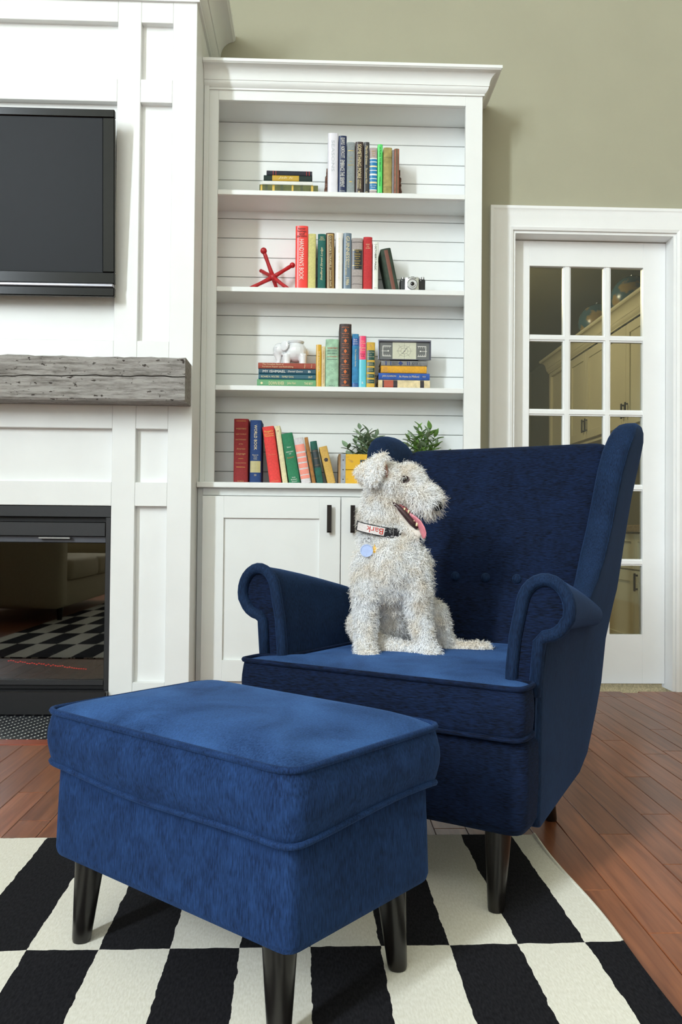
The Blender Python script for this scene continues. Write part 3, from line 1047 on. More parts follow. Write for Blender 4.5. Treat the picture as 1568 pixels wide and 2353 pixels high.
lay('rust red book on top of the left stack carrying the elephant', -.242, -.002, zs, zs + .0245, (160, 76, 60), group=G3,
    text=[('v', 'The Complete Book of', (.075, .44), .32, 'cream', 0, .42), ('v', 'Furniture Repair and Refinishing', (.075, .61), .3, 'cream', 0, -.4), ('h', 'Meyer', .81, .7, 'cream', 0, 0), ('h', 'Arco', .925, .6, 'cream', 0, 0)])
ZEL = zs + .0245
stand('deep yellow slim book on the third shelf', -.0005, .0215, 1.481, S3, (214, 164, 34), kind='gloss', group=G3, text=[('v', 'THE BACKYARD', (.15, .62), .36, 'cream')])
stand('thin cream book on the third shelf', .0225, .0375, 1.474, S3, (222, 204, 160), group=G3, text=[('v', 'ONE MAN', (.10, .30), .4, 'tan'), ('v', 'CHARLES FARRAR', (.40, .9), .4, 'tan')])
stand('mint green dictionary with torn jacket on the third shelf', .039, .094, 1.504, S3, (158, 194, 166), kind='worn', group=G3, bands=[(.41, .418, 'navy', .8), (.62, .63, 'navy', .05)],
      text=[('h', "WEBSTER'S", .185, .8, 'red'), ('h', 'NEW SCHOOL', .24, .78, 'navy'), ('h', 'AND OFFICE', .295, .74, 'navy'), ('h', 'DICTIONARY', .36, .8, 'red'), ('h', 'WORLD', .955, .45, 'navy')])
dk_text = []
dk_b = []
for i in range(6):
    f = .05 + i * .16
    dk_b += [(f, f + .006, 'orange', .6), (f + .10, f + .106, 'orange', .6), (f + .13, f + .134, 'orange', .45)]
    dk_text += [('h', '♦', f + .055, .26, 'orange')]
stand('tall dark brown leather book with orange gilt tooling on the third shelf', .096, .146, 1.569, S3, (58, 42, 40), kind='leather', group=G3, bands=dk_b, text=dk_text, depth=.14)
stand('blue book with worn spine on the third shelf', .150, .177, 1.528, S3, (58, 130, 176), kind='worn', group=G3, bands=[(.08, .215, (30, 84, 158)), (.90, .99, (34, 92, 156)), (.935, .94, 'cream')],
      text=[('h', 'BUT', .11, .5, 'white'), ('h', 'GOOD', .145, .65, 'white'), ('h', 'MOMENTS', .185, .8, 'white'), ('v', 'The Complete Stories', (.28, .60), .3, 'cream')])
stand('pink and turquoise book on the third shelf', .178, .2095, 1.520, S3, (96, 196, 214), kind='gloss', group=G3, bands=[(0.002, .45, (238, 66, 112), 1.0)],
      text=[('h', 'How', .10, .4, 'cream'), ('h', 'To Make', .14, .72, 'cream'), ('h', 'A', .185, .14, 'cream'), ('h', 'Brighter', .23, .78, 'cream'), ('h', 'Choice', .275, .6, 'cream'), ('h', 'Frances', .345, .6, 'black'), ('h', 'Scully', .385, .5, 'black'), ('h', '&', .89, .25, 'white')])
stand('yellow book with dark green title panels on the third shelf', .2105, .2455, 1.494, S3, (212, 172, 72), group=G3,
      bands=[(.175, .385, (18, 70, 66), .9), (.43, .51, (18, 70, 66), .9), (.55, .645, (18, 70, 66), .9), (.69, .765, (18, 70, 66), .9), (.805, .885, (18, 70, 66), .9)],
      text=[('h', 'Great Tales', .215, .8, 'cream'), ('h', 'from', .265, .25, 'cream'), ('h', 'ADVENTURE', .315, .8, 'cream'), ('h', 'THE LAST', .455, .55, 'cream'), ('h', 'OF SPRING', .485, .6, 'cream'), ('h', 'MOUNT', .575, .5, 'cream'), ('h', 'PELION', .61, .5, 'cream'), ('h', 'OLD HILL', .725, .6, 'cream'), ('h', 'RIVER GOLD', .845, .7, 'cream'), ('h', '♦', .08, .2, 'tan')])
zs = S3
lay('cream book with red label at the foot of the right stack', .260, .477, zs, zs + .0385, (218, 200, 158), kind='worn', group=G3,
    bands=[(.08, .11, (44, 40, 46)), (.11, .29, (176, 84, 62)), (.29, .37, (44, 40, 46)), (.81, .885, (44, 40, 46))])
zs += .0387
lay('blue book with pale title in the right stack', .261, .476, zs, zs + .0285, (48, 88, 166), kind='worn', group=G3,
    text=[('v', 'JAN KARON', (.07, .34), .32, 'cream'), ('v', 'At Home in Mitford', (.40, .79), .32, 'cream'), ('v', 'PENGUIN', (.86, .92), .2, 'cream')])
zs += .0287
lay('yellow ochre book in the right stack', .271, .463, zs, zs + .0300, (222, 164, 48), group=G3, bands=[(.235, .24, 'tan')], text=[('h', 'MRS', .07, .75, 'tan'), ('h', 'BURT', .12, .8, 'tan')])
zs += .0302
lay('grey and navy patterned book under the weather station', .271, .466, zs, zs + .0215, (130, 130, 128), kind='worn', group=G3,
    bands=[(.095, .12, 'blue', .8), (.20, .22, 'blue', .7), (.56, .58, 'blue', .7), (.60, .62, 'blue', .7)], text=[('v', '♦', (.37, .47), .8, 'blue'), ('v', 'XXXX', (.24, .36), .6, 'navy'), ('v', 'XXX', (.66, .8), .6, 'navy')])
ZWS = zs + .0215

# countertop row
Y4 = 3.50
stand('dark red dictionary with gilt lettering at the left end of the countertop row', -.336, -.277, 1.162, S4, (140, 36, 38), y=Y4, group=G4,
      bands=[(.035, .038, 'gold', .7), (.745, .749, 'gold', .6), (.615, .618, 'gold', .35)],
      text=[('h', "WEBSTER'S", .155, .72, 'tan'), ('h', 'NEW WORLD', .24, .72, 'tan'), ('h', 'DICTIONARY', .325, .74, 'tan'), ('h', 'of the', .39, .3, 'tan', .3), ('h', 'American', .465, .62, 'tan', .35), ('h', 'Language', .545, .66, 'tan', .35), ('h', 'COLLEGE EDITION', .685, .74, 'tan'), ('h', 'WORLD', .965, .45, 'tan')])
stand('navy reference volume with gold panel on the countertop', -.270, -.223, 1.157, S4, (28, 60, 112), y=Y4, group=G4, bands=[(.645, .825, (196, 184, 128), .9)] + [(.66 + .02 * i, .664 + .02 * i, 'navy', .85) for i in range(8)],
      text=[('v', 'WORLD BOOK', (.075, .47), .26, 'cream', 0, .0), ('h', 'Research', .55, .5, 'cream'), ('h', 'Guide', .58, .3, 'cream'), ('h', 'Index', .61, .3, 'cream'), ('h', '22', .865, .2, 'cream')])
stand('coral red thesaurus leaning on the countertop beside the navy volume', -.187, -.139, 1.135, S4, (226, 66, 62), y=Y4, tx=-.034, group=G4,
      text=[('h', "Roget's", .09, .72, 'gold'), ('h', 'International', .13, .8, 'gold'), ('h', 'Thesaurus', .165, .8, 'gold'), ('h', 'THIRD EDITION', .50, .62, 'tan'), ('h', 'CROWELL', .965, .7, 'tan')])
stand('slim cream book leaning behind the coral thesaurus', -.1335, -.1115, 1.137, S4, (224, 214, 172), y=Y4 + .004, tx=-.036, group=G4, text=[('h', '=', .09, .25, 'red')])
stand('green history book leaning on the countertop', -.1065, -.060, 1.109, S4, (42, 124, 86), y=Y4, tx=-.036, group=G4,
      text=[('h', 'Baker', .28, .36, 'white'), ('h', 'HISTORY', .375, .66, 'white'), ('h', 'OF', .415, .2, 'white'), ('h', 'FLIGHT', .49, .6, 'orange'), ('h', 'Holt', .885, .3, 'white'), ('h', 'Rinehart', .925, .55, 'white'), ('h', 'Winston', .965, .5, 'white')])
stand('pale grey book with pink blocks leaning on the countertop', -.0555, -.015, 1.090, S4, (214, 208, 210), y=Y4, tx=-.036, group=G4,
      bands=[(.145, .30, (240, 146, 128), .95), (.335, .41, (240, 146, 128), .95), (.44, .53, (240, 146, 128), .95), (.56, .66, (240, 146, 128), .95), (.69, .80, (240, 146, 128), .95), (.82, .895, (240, 146, 128), .95)])
stand('worn thin brown book leaning on the countertop', -.011, .004, 1.091, S4, (164, 112, 58), y=Y4 + .002, tx=-.036, kind='worn', group=G4)
stand('dark green book with black title block leaning on the countertop', .008, .0355, 1.076, S4, (34, 94, 82), y=Y4, tx=-.031, kind='worn', group=G4, bands=[(.20, .62, (30, 44, 46), .95), (.23, .235, 'tan', .8), (.40, .405, 'tan', .8), (.56, .565, 'tan', .8)])
stand('ochre yellow book with small emblem leaning on the countertop', .053, .087, 1.056, S4, (206, 166, 86), y=Y4, tx=-.040, group=G4, text=[('h', 'NAVY', .12, .5, 'tan'), ('h', '❀', .36, .5, 'navy'), ('h', '✪', .355, .44, 'navy')])

# ================================================================== SHELF ORNAMENTS
RED = mat('red_painted_metal', (176, 34, 40), .4, var=.18, scale=60)
jk = empty('jack_sculpture', (-.187, 3.58, S2), label='red metal jack sculpture left of the books on the second shelf', cat='sculpture')
hub = Vector((0, 0, 1.776 - S2))
ends = [((-.037, -.02, 1.874 - S2), .0085, .014), ((.076, .03, 1.835 - S2), .0085, .012), ((-.055, .07, 1.823 - S2), .0075, 0),
        ((-.098, -.03, .008), .0085, 0), ((.022, .05, .008), .0085, 0), ((.066, -.04, .008), .0085, 0)]
for e_, r_, ball in ends:
    e_ = Vector(e_)
    q = MB().tube([hub + (e_ - hub) * t for t in (0, .3, .6, .85, 1)], [.0105, .0085, .0075, .0085, r_ * (.9 if ball else .95)], 8)
    a_ = q.build('arm', RED, jk, True)
    if ball:
        MB().ell(e_ + (e_ - hub).normalized() * ball * .5, (ball, ball, ball), u=14, v=10).build('ball_end', RED, a_, True)
    else:
        MB().ell(e_, (.009, .009, .008), u=10, v=6).build('tip', RED, a_, True)
MB().ell(hub, (.015, .015, .015), u=12, v=8).build('hub', RED, jk, True)

cm = empty('box_camera', (.404, 3.545, S2), label='vintage black and silver camera at the right end of the second shelf', cat='camera')
CB = mat('black_leatherette', (26, 26, 28), .5, var=.2, scale=200, bump=.4, bscale=500)
CH = mat('camera_chrome', (206, 208, 208), .22, .9, var=.04)
MB().box(-.052, .054, .006, .055, .0, .065, .006, 2).build('body', CB, cm, True, 40)
MB().box(-.035, .026, -.008, .006, .004, .070, .006, 2).build('face_plate', CH, cm, True, 40)
l_ = MB()
rings = [[(-.004 + r_ * math.cos(a_), y_, .036 + r_ * math.sin(a_)) for a_ in np.linspace(0, 2 * PI, 25)[:-1]] for r_, y_ in ((.0225, -.008), (.0225, -.016), (.0205, -.017), (.019, -.014))]
l_.loft(rings, True, False, False).build('lens_ring', STEEL, cm, True, 40)
rings = [[(-.004 + r_ * math.cos(a_), y_, .036 + r_ * math.sin(a_)) for a_ in np.linspace(0, 2 * PI, 25)[:-1]] for r_, y_ in ((.019, -.014), (.013, -.013), (.0125, -.020), (.010, -.020))]
MB().loft(rings, True, False, True).build('lens_barrel', mat('pale_grey_enamel', (206, 206, 204), .4, var=.03), cm, True, 40)
MB().ell((-.004, -.019, .036), (.009, .004, .009)).build('lens', BLACKG, cm, True)
lettering('BROWNIE', cm, INK['black'], AX_H(-.004, -.0086, .063), wid=.034)
MB().box(-.008, .008, .01, .04, .065, .076, .002).build('viewfinder', CB, cm)
for x_, h_ in ((-.040, .010), (.036, .010), (.046, .013)):
    MB().lathe([(.0065, .063), (.0065, .065 + h_), (.005, .066 + h_)], x_, .03, 14).build('knob', STEEL, cm, True, 40)
for x_ in (-.046, .034):
    MB().ell((x_, .0055, .057), (.0028, .0015, .0028), u=8, v=5).build('rivet', STEEL, cm, True)


def remesh(mb, name, m, parent, vox, smooth=6):
    """joins overlapping closed shapes into one continuous skin"""
    t = mb.build('tmp_' + name, m)
    rm = t.modifiers.new('r', 'REMESH')
    rm.mode = 'VOXEL'
    rm.voxel_size = vox
    sm = t.modifiers.new('s', 'SMOOTH')
    sm.factor = .5
    sm.iterations = smooth
    dg = bpy.context.evaluated_depsgraph_get()
    me = bpy.data.meshes.new_from_object(t.evaluated_get(dg))
    bpy.data.objects.remove(t)
    me.name = name
    me.materials.clear()
    me.materials.append(m)
    me.polygons.foreach_set('use_smooth', [True] * len(me.polygons))
    o = bpy.data.objects.new(name, me)
    C.objects.link(o)
    o.parent = parent
    return o


# white ceramic elephant planter on the left stack
CER = mat('white_glazed_ceramic', (236, 238, 240), .08, var=.01, coat=.6)
el = empty('elephant_planter', (-.105, 3.59, ZEL), label='white glazed elephant planter standing on the left stack of books', cat='planter')
q = MB()
q.ell((.018, 0, .058), (.050, .043, .044))
for x_ in (-.020, .048):
    for y_ in (-.022, .022):
        q.tube([(x_, y_, .045), (x_, y_, .012), (x_, y_, 0)], [.018, .016, .0165], 12)
q.ell((-.052, -.004, .066), (.028, .028, .030))
q.tube([(-.060, -.006, .055), (-.054, -.008, .030), (-.054, -.010, .010), (-.066, -.012, .004), (-.078, -.012, .006)], [.021, .014, .010, .0075, .006], 10)
q.tube([(.064, 0, .075), (.072, 0, .060), (.069, 0, .045)], [.005, .004, .003], 8)
remesh(q, 'planter_body', CER, el, .0028, 5)
MB().lathe([(.033, .095), (.036, .102), (.0325, .1035), (.030, .0975), (.029, .085)], .018, 0, 24).build('rim', CER, el, True, 50)
for s_ in (-1, 1):
    MB().ell((-.030, s_ * .034, .078), (.020, .005, .022), Euler((0, .3, s_ * .45))).build('ear', CER, el, True)
    MB().ell((-.064, s_ * .024 - .004, .072), (.0035, .002, .002), u=8, v=6).build('eye', CER, el, True)

# desk weather station on the right stack
ws = empty('weather_station', (.3715, 3.545, ZWS), label='vintage weather station with cream dial and square scales on the right stack of books', cat='instrument')
FRM = mat('dark_lacquer_frame', (30, 28, 32), .25, var=.1)
def flare(x0, x1, z0, z1, y):
    return [(x0, y, z0), (x1, y, z0), (x1, y, z1), (x0, y, z1)]
MB().loft([flare(-.112, .112, .008, .092, 0), flare(-.095, .095, .014, .078, .055)], True, False, True).build('casing', FRM, ws)
MB().loft([flare(-.112, .112, .008, .092, 0), flare(-.109, .109, .011, .086, -.001), flare(-.106, .106, .013, .082, .010)], True, False, False).build('inner_frame', mat('silver_inner_frame', (112, 114, 126), .4, .3, var=.05), ws)
MB().box(-.06, .06, .012, .05, 0, .012, .003).build('foot', FRM, ws)
yp = .0098
MB().box(-.106, .106, yp, yp + .002, .0125, .0825).build('dial_plate', mat('grey_dial', (104, 106, 104), .5, var=.03), ws)
MB().box(-.050, .050, yp - .001, yp, .0125, .0825).build('centre_dial', mat('cream_dial', (206, 206, 184), .5, var=.03), ws)
sq = MB()
for s_ in (-1, 1):
    xa, xb = s_ * .056, s_ * .091
    x0, x1 = min(xa, xb), max(xa, xb)
    sq.box(x0, x1, yp - .0008, yp, .066, .0685).box(x0, x1, yp - .0008, yp, .024, .0265)
    sq.box(xb - .0012, xb + .0012, yp - .0008, yp, .024, .0685)
    for k in range(4):
        sq.box(x0 + .008 * k + .004, x0 + .008 * k + .0055, yp - .0008, yp, .060, .064).box(x0 + .008 * k + .004, x0 + .008 * k + .0055, yp - .0008, yp, .028, .032)
sq.build('scale_marks', INK['white'], ws)
for s_ in (-1, 1):
    nd = MB()
    nd.box(min(s_ * .068, s_ * .096), max(s_ * .068, s_ * .096), yp - .002, yp - .001, .045, .0468)
    nd.ell((s_ * .068, yp - .002, .046), (.0035, .0012, .0035), u=10, v=6)
    nd.build('side_needle', INK['white'], ws)
dm = MB()
for r_ in (.012, .022):
    dm.tube([(r_ * 1.25 * math.cos(a_), yp - .0012, .047 + r_ * math.sin(a_)) for a_ in np.linspace(0, 2 * PI, 33)[:-1]], .00035, 4, True)
for k in range(8):
    a_ = k * PI / 4
    dm.tube([(.012 * math.cos(a_), yp - .0012, .047 + .012 * math.sin(a_)), (.034 * math.cos(a_), yp - .0012, .047 + .034 * math.sin(a_))], .0004, 4)
dm.build('dial_marks', mat('grey_ink', (120, 122, 116), .6), ws)
MB().tube([(-.008, yp - .002, .036), (.012, yp - .002, .064)], [.0013, .0006], 6).ell((.0, yp - .002, .047), (.0032, .001, .0032), u=10, v=6).build('centre_needle', STEEL, ws)

# yellow crate with two plants
cr = empty('wooden_crate', (.333, 3.50, S4), label='worn yellow wooden crate with metal straps on the countertop behind the armchair', cat='crate')
YEL = mat('chipped_yellow_paint', (222, 172, 34), .6, rgb2=(150, 104, 70), scale=26, stretch=(.35, 1, 1), lo=.56, hi=.62, bump=.3, bscale=90)
RAW = mat('raw_crate_wood', (150, 118, 82), .8, var=.3, scale=20, stretch=(1, 1, .2))
cw, chh, cdp = .473, .127, .165
MB().box(-cw / 2 + .012, cw / 2 - .012, 0, .011, .002, chh - .066, .001).build('front_board', YEL, cr)
MB().box(-cw / 2 + .012, cw / 2 - .012, 0, .011, chh - .064, chh, .001).build('front_board', YEL, cr)
MB().box(-cw / 2 + .012, cw / 2 - .012, cdp - .011, cdp, .002, chh, .001).build('back_board', YEL, cr)
for s_ in (-1, 1):
    xa, xb = sorted((s_ * cw / 2, s_ * (cw / 2 - .012)))
    e_ = MB()
    e_.box(xa, xb, 0, cdp, .0, .06).box(xa, xb, 0, .05, .06, .09).box(xa, xb, cdp - .05, cdp, .06, .09).box(xa, xb, 0, cdp, .09, chh)
    e_.build('end_board', RAW, cr)
    sa, sb = sorted((s_ * (cw / 2 - .009), s_ * (cw / 2 - .029)))
    st_ = MB().box(sa, sb, -.0015, 0, .001, chh + .001).build('metal_strap', mat('galvanised_strap', (150, 154, 160), .45, .6, var=.15, scale=40), cr)
    rv = MB()
    for z_ in (.022, .062, .102):
        rv.ell(((sa + sb) / 2, -.002, z_), (.0026, .0014, .0026), u=8, v=5)
    rv.build('rivets', HND, st_)
MB().box(-cw / 2 + .012, cw / 2 - .012, .011, cdp - .011, 0, .008).build('crate_floor', RAW, cr)
lettering('PEPSI', cr, mat('navy_stencil', (58, 66, 72), .6, var=.2), AX_H(-.050, -.0008, .082), wid=.195, hei=.044, name='stencil_lettering')

LEAF = [mat('leaf_%d' % i, c_, .45, var=.18, scale=60, objrand=.25) for i, c_ in enumerate(((124, 148, 118), (112, 150, 76), (146, 168, 136)))]
leafm = MB()
n_ = 6
vs, fs = [], []
for i in range(n_ + 1):
    t = i / n_
    wd = .0075 * math.sin(PI * t ** .8) + .0003
    z_ = -.010 * t * t
    vs += [(-wd, .036 * t, z_ + .002), (0, .036 * t, z_ - .0004), (wd, .036 * t, z_ + .002)]
for i in range(n_):
    a_ = i * 3
    fs += [(a_, a_ + 1, a_ + 4, a_ + 3), (a_ + 1, a_ + 2, a_ + 5, a_ + 4)]
leafm.add(vs, fs)
leaf_src = []
for lm in LEAF:
    t_ = leafm.build('leaf', lm, None, True)
    leaf_src.append(t_.data)
    bpy.data.objects.remove(t_)


def bush(x, y, z, rx, rz, n, label, kinds, seed):
    R_ = random.Random(seed)
    o = empty('potted_plant', (x, y, z), label=label, cat='plant', group='plants in the crate')
    MB().lathe([(.045, 0), (.055, .085), (.052, .085), (.05, .078)], n=16).build('pot', mat('dark_plant_pot', (60, 52, 44), .8), o, True, 40)
    st_ = MB()
    for k in range(n // 8):
        a_ = k * 2.399
        el_ = .25 + 1.15 * (k + .5) / (n / 8)
        tip = Vector((rx * math.cos(a_) * math.cos(el_) * R_.uniform(.85, 1.12), rx * .62 * math.sin(a_) * math.cos(el_), .075 + rz * math.sin(el_) * R_.uniform(.75, 1.1)))
        p0 = Vector((tip.x * .1, tip.y * .1, .07))
        mid = (p0 + tip) / 2 + Vector((0, 0, .018))
        st_.tube([p0, mid, tip], [.0016, .0013, .0008], 5)
        for j in range(8):
            t = .35 + .65 * j / 7
            p = (1 - t) ** 2 * p0 + 2 * t * (1 - t) * mid + t * t * tip
            d_v = (tip - p0).normalized()
            side = Vector((math.cos(j * 2.4 + a_), math.sin(j * 2.4 + a_), .35))
            dv = (d_v * (.5 + .8 * (j == 7)) + side * .8).normalized()
            s_ = R_.uniform(.95, 1.45)
            share(leaf_src[R_.choice(kinds)], 'leaf', o, p, (dv.to_track_quat('Y', 'Z') @ Euler((0, R_.uniform(-.5, .5), 0)).to_quaternion()).to_euler(), (s_, s_, s_))
    st_.build('stems', mat('plant_stem', (96, 104, 62), .6), o, True)


bush(.208, 3.575, S4 + .008, .085, .150, 112, 'grey green leafy plant at the left of the yellow crate', (0, 0, 2), 3)
bush(.452, 3.575, S4 + .008, .100, .160, 128, 'bright green leafy plant at the right of the yellow crate', (1, 1, 2), 8)

# ================================================================== RUG
RA = .0162
rg = empty('striped_rug', (0, 0, 0), (0, 0, RA), 'black and off white striped flatwoven rug under the armchair and footstool', 'rug')


def rug_mat():
    m = bpy.data.materials.new('black_white_flatweave')
    m.use_nodes = True
    N, L = m.node_tree.nodes, m.node_tree.links
    b = N['Principled BSDF']
    b.inputs['Roughness'].default_value = .95
    b.inputs['Specular IOR Level'].default_value = .15
    tc = N.new('ShaderNodeTexCoord')
    nz = N.new('ShaderNodeTexNoise')
    nz.inputs['Scale'].default_value = 28
    nz.inputs['Detail'].default_value = 3
    L.new(tc.outputs['Object'], nz.inputs['Vector'])
    sb = N.new('ShaderNodeVectorMath')
    sb.operation = 'SUBTRACT'
    L.new(nz.outputs['Color'], sb.inputs[0])
    sb.inputs[1].default_value = (.5, .5, .5)
    scl = N.new('ShaderNodeVectorMath')
    scl.operation = 'SCALE'
    scl.inputs['Scale'].default_value = .010
    L.new(sb.outputs[0], scl.inputs[0])
    ad = N.new('ShaderNodeVectorMath')
    L.new(tc.outputs['Object'], ad.inputs[0])
    L.new(scl.outputs[0], ad.inputs[1])
    sx = N.new('ShaderNodeSeparateXYZ')
    L.new(ad.outputs[0], sx.inputs[0])

    def op(o_, a_, v_=None, b2=None):
        n = N.new('ShaderNodeMath')
        n.operation = o_
        L.new(a_, n.inputs[0])
        if v_ is not None:
            n.inputs[1].default_value = v_
        if b2 is not None:
            L.new(b2, n.inputs[1])
        return n.outputs[0]
    ix = op('FLOOR', op('DIVIDE', op('SUBTRACT', sx.outputs[0], .1415), .118))
    iy = op('FLOOR', op('DIVIDE', op('SUBTRACT', sx.outputs[1], 1.4464), .5177))
    par = op('FLOORED_MODULO', op('ADD', ix, None, iy), 2.0)
    wv = N.new('ShaderNodeTexNoise')
    mp = N.new('ShaderNodeMapping')
    mp.inputs['Scale'].default_value = (320, 90, 1)
    L.new(tc.outputs['Object'], mp.inputs[0])
    L.new(mp.outputs[0], wv.inputs['Vector'])
    wv.inputs['Scale'].default_value = 1
    c1 = N.new('ShaderNodeValToRGB')
    c1.color_ramp.elements[0].color = (*lin((222, 217, 202)), 1)
    c1.color_ramp.elements[1].color = (*lin((236, 232, 220)), 1)
    c2 = N.new('ShaderNodeValToRGB')
    c2.color_ramp.elements[0].color = (*lin((16, 16, 19)), 1)
    c2.color_ramp.elements[1].color = (*lin((34, 33, 37)), 1)
    for c_ in (c1, c2):
        c_.color_ramp.elements[0].position, c_.color_ramp.elements[1].position = .3, .7
        L.new(wv.outputs[0], c_.inputs[0])
    mx = N.new('ShaderNodeMix')
    mx.data_type = 'RGBA'
    L.new(par, mx.inputs[0])
    L.new(c2.outputs[0], mx.inputs[6])
    L.new(c1.outputs[0], mx.inputs[7])
    L.new(mx.outputs[2], b.inputs['Base Color'])
    bp = N.new('ShaderNodeBump')
    bp.inputs['Strength'].default_value = .25
    bp.inputs['Distance'].default_value = .0015
    L.new(wv.outputs[0], bp.inputs['Height'])
    L.new(bp.outputs[0], b.inputs['Normal'])
    return m


RUG = rug_mat()
RX0, RX1, RY0, RY1 = -1.95, .5527, -1.5, 1.964
nx_, ny_ = 50, 80
vs, fs = [], []
for j in range(ny_ + 1):
    for i in range(nx_ + 1):
        x = RX0 + (RX1 - RX0) * i / nx_
        y = RY0 + (RY1 - RY0) * j / ny_
        wob = .006 * math.sin(y * 5.2 + .6) + .003 * math.sin(y * 13)
        if i == nx_:
            x += wob
        elif i == nx_ - 1:
            x += wob * .5
        z = .007 + (.002 * math.sin(y * 5.2) if i >= nx_ - 1 else 0)
        vs.append((x, y, z))
for j in range(ny_):
    for i in range(nx_):
        a_ = j * (nx_ + 1) + i
        fs.append((a_, a_ + 1, a_ + nx_ + 2, a_ + nx_ + 1))
edge = [j * (nx_ + 1) + nx_ for j in range(ny_ + 1)]
base_n = len(vs)
loop = list(range(0, nx_ + 1)) + edge[1:] + [ny_ * (nx_ + 1) + i for i in range(nx_ - 1, -1, -1)] + [j * (nx_ + 1) for j in range(ny_ - 1, 0, -1)]
for i in loop:
    vs.append((vs[i][0], vs[i][1], .0005))
for q_ in range(len(loop)):
    a_, b2 = loop[q_], loop[(q_ + 1) % len(loop)]
    fs.append((a_, base_n + q_, base_n + (q_ + 1) % len(loop), b2))
MB().add(vs, fs).build('woven_field', RUG, rg, True, 40)
MB().tube([(vs[i][0] + .002, vs[i][1], .006) for i in edge], .0045, 6).build('edge_binding', RUG, rg, True)

# ================================================================== UPHOLSTERY
def velvet(name, c_dark, c_light, stretch, sheen=.25, scale=1.0, lo=.42, hi=.98, nap=.35, nscale=14, w1=1.0):
    m = bpy.data.materials.new(name)
    m.use_nodes = True
    N, L = m.node_tree.nodes, m.node_tree.links
    b = N['Principled BSDF']
    b.inputs['Roughness'].default_value = .85
    b.inputs['Specular IOR Level'].default_value = .15
    b.inputs['Sheen Weight'].default_value = sheen
    b.inputs['Sheen Roughness'].default_value = .4
    b.inputs['Sheen Tint'].default_value = (*lin((96, 140, 208)), 1)
    tc = N.new('ShaderNodeTexCoord')
    mp = N.new('ShaderNodeMapping')
    mp.inputs['Scale'].default_value = stretch
    L.new(tc.outputs['Object'], mp.inputs[0])
    n1 = N.new('ShaderNodeTexNoise')           # slub of the chenille yarn
    n1.inputs['Scale'].default_value = scale
    n1.inputs['Detail'].default_value = 4
    L.new(mp.outputs[0], n1.inputs['Vector'])
    n2 = N.new('ShaderNodeTexNoise')           # brushed nap
    n2.inputs['Scale'].default_value = nscale
    n2.inputs['Detail'].default_value = 4
    n2.inputs['Distortion'].default_value = .8
    L.new(tc.outputs['Object'], n2.inputs['Vector'])
    mw = N.new('ShaderNodeMath')
    mw.operation = 'MULTIPLY'
    mw.inputs[1].default_value = w1
    L.new(n1.outputs[0], mw.inputs[0])
    mx0 = N.new('ShaderNodeMath')
    mx0.operation = 'MULTIPLY_ADD'
    L.new(n2.outputs[0], mx0.inputs[0])
    mx0.inputs[1].default_value = nap
    L.new(mw.outputs[0], mx0.inputs[2])
    rp = N.new('ShaderNodeValToRGB')
    rp.color_ramp.elements[0].position, rp.color_ramp.elements[1].position = lo, hi
    rp.color_ramp.elements[0].color = (*lin(c_dark), 1)
    rp.color_ramp.elements[1].color = (*lin(c_light), 1)
    L.new(mx0.outputs[0], rp.inputs[0])
    L.new(rp.outputs[0], b.inputs['Base Color'])
    bp = N.new('ShaderNodeBump')
    bp.inputs['Strength'].default_value = .35
    bp.inputs['Distance'].default_value = .002
    L.new(n1.outputs[0], bp.inputs['Height'])
    L.new(bp.outputs[0], b.inputs['Normal'])
    return m


VEL_H = velvet('navy_velvet_shaded_cross_yarn', (3, 7, 18), (18, 35, 68), (75, 75, 620), sheen=.12, lo=.48, hi=.92)  # same velvet, colour darkened for the shade on the chair back and base
VEL_V = velvet('navy_velvet_lit_upright_yarn', (12, 26, 54), (36, 65, 112), (520, 520, 70), lo=.42, hi=.92, nap=.42, nscale=24, w1=.85)  # same velvet, colour lightened for the lit footstool sides
VEL_T = velvet('navy_velvet_brushed_lit_top', (14, 31, 64), (62, 100, 156), (420, 260, 260), lo=.34, hi=.86, nap=.8, nscale=7, w1=.4)  # same velvet, colour lightened for light on the cushion tops, with brushed patches
VEL_S = velvet('navy_velvet_shaded_side', (9, 19, 37), (28, 50, 82), (520, 520, 70))  # same velvet, colour darkened for the shaded wings and outer sides


def outline(pts, r, k=5, dens=.03):
    """rounded plan outline resampled evenly"""
    p = roundpoly(pts, r, k)
    out = []
    for i in range(len(p)):
        a_, b2 = p[i], p[(i + 1) % len(p)]
        n = max(1, int((b2 - a_).length / dens))
        for j in range(n):
            out.append(a_ + (b2 - a_) * j / n)
    return out


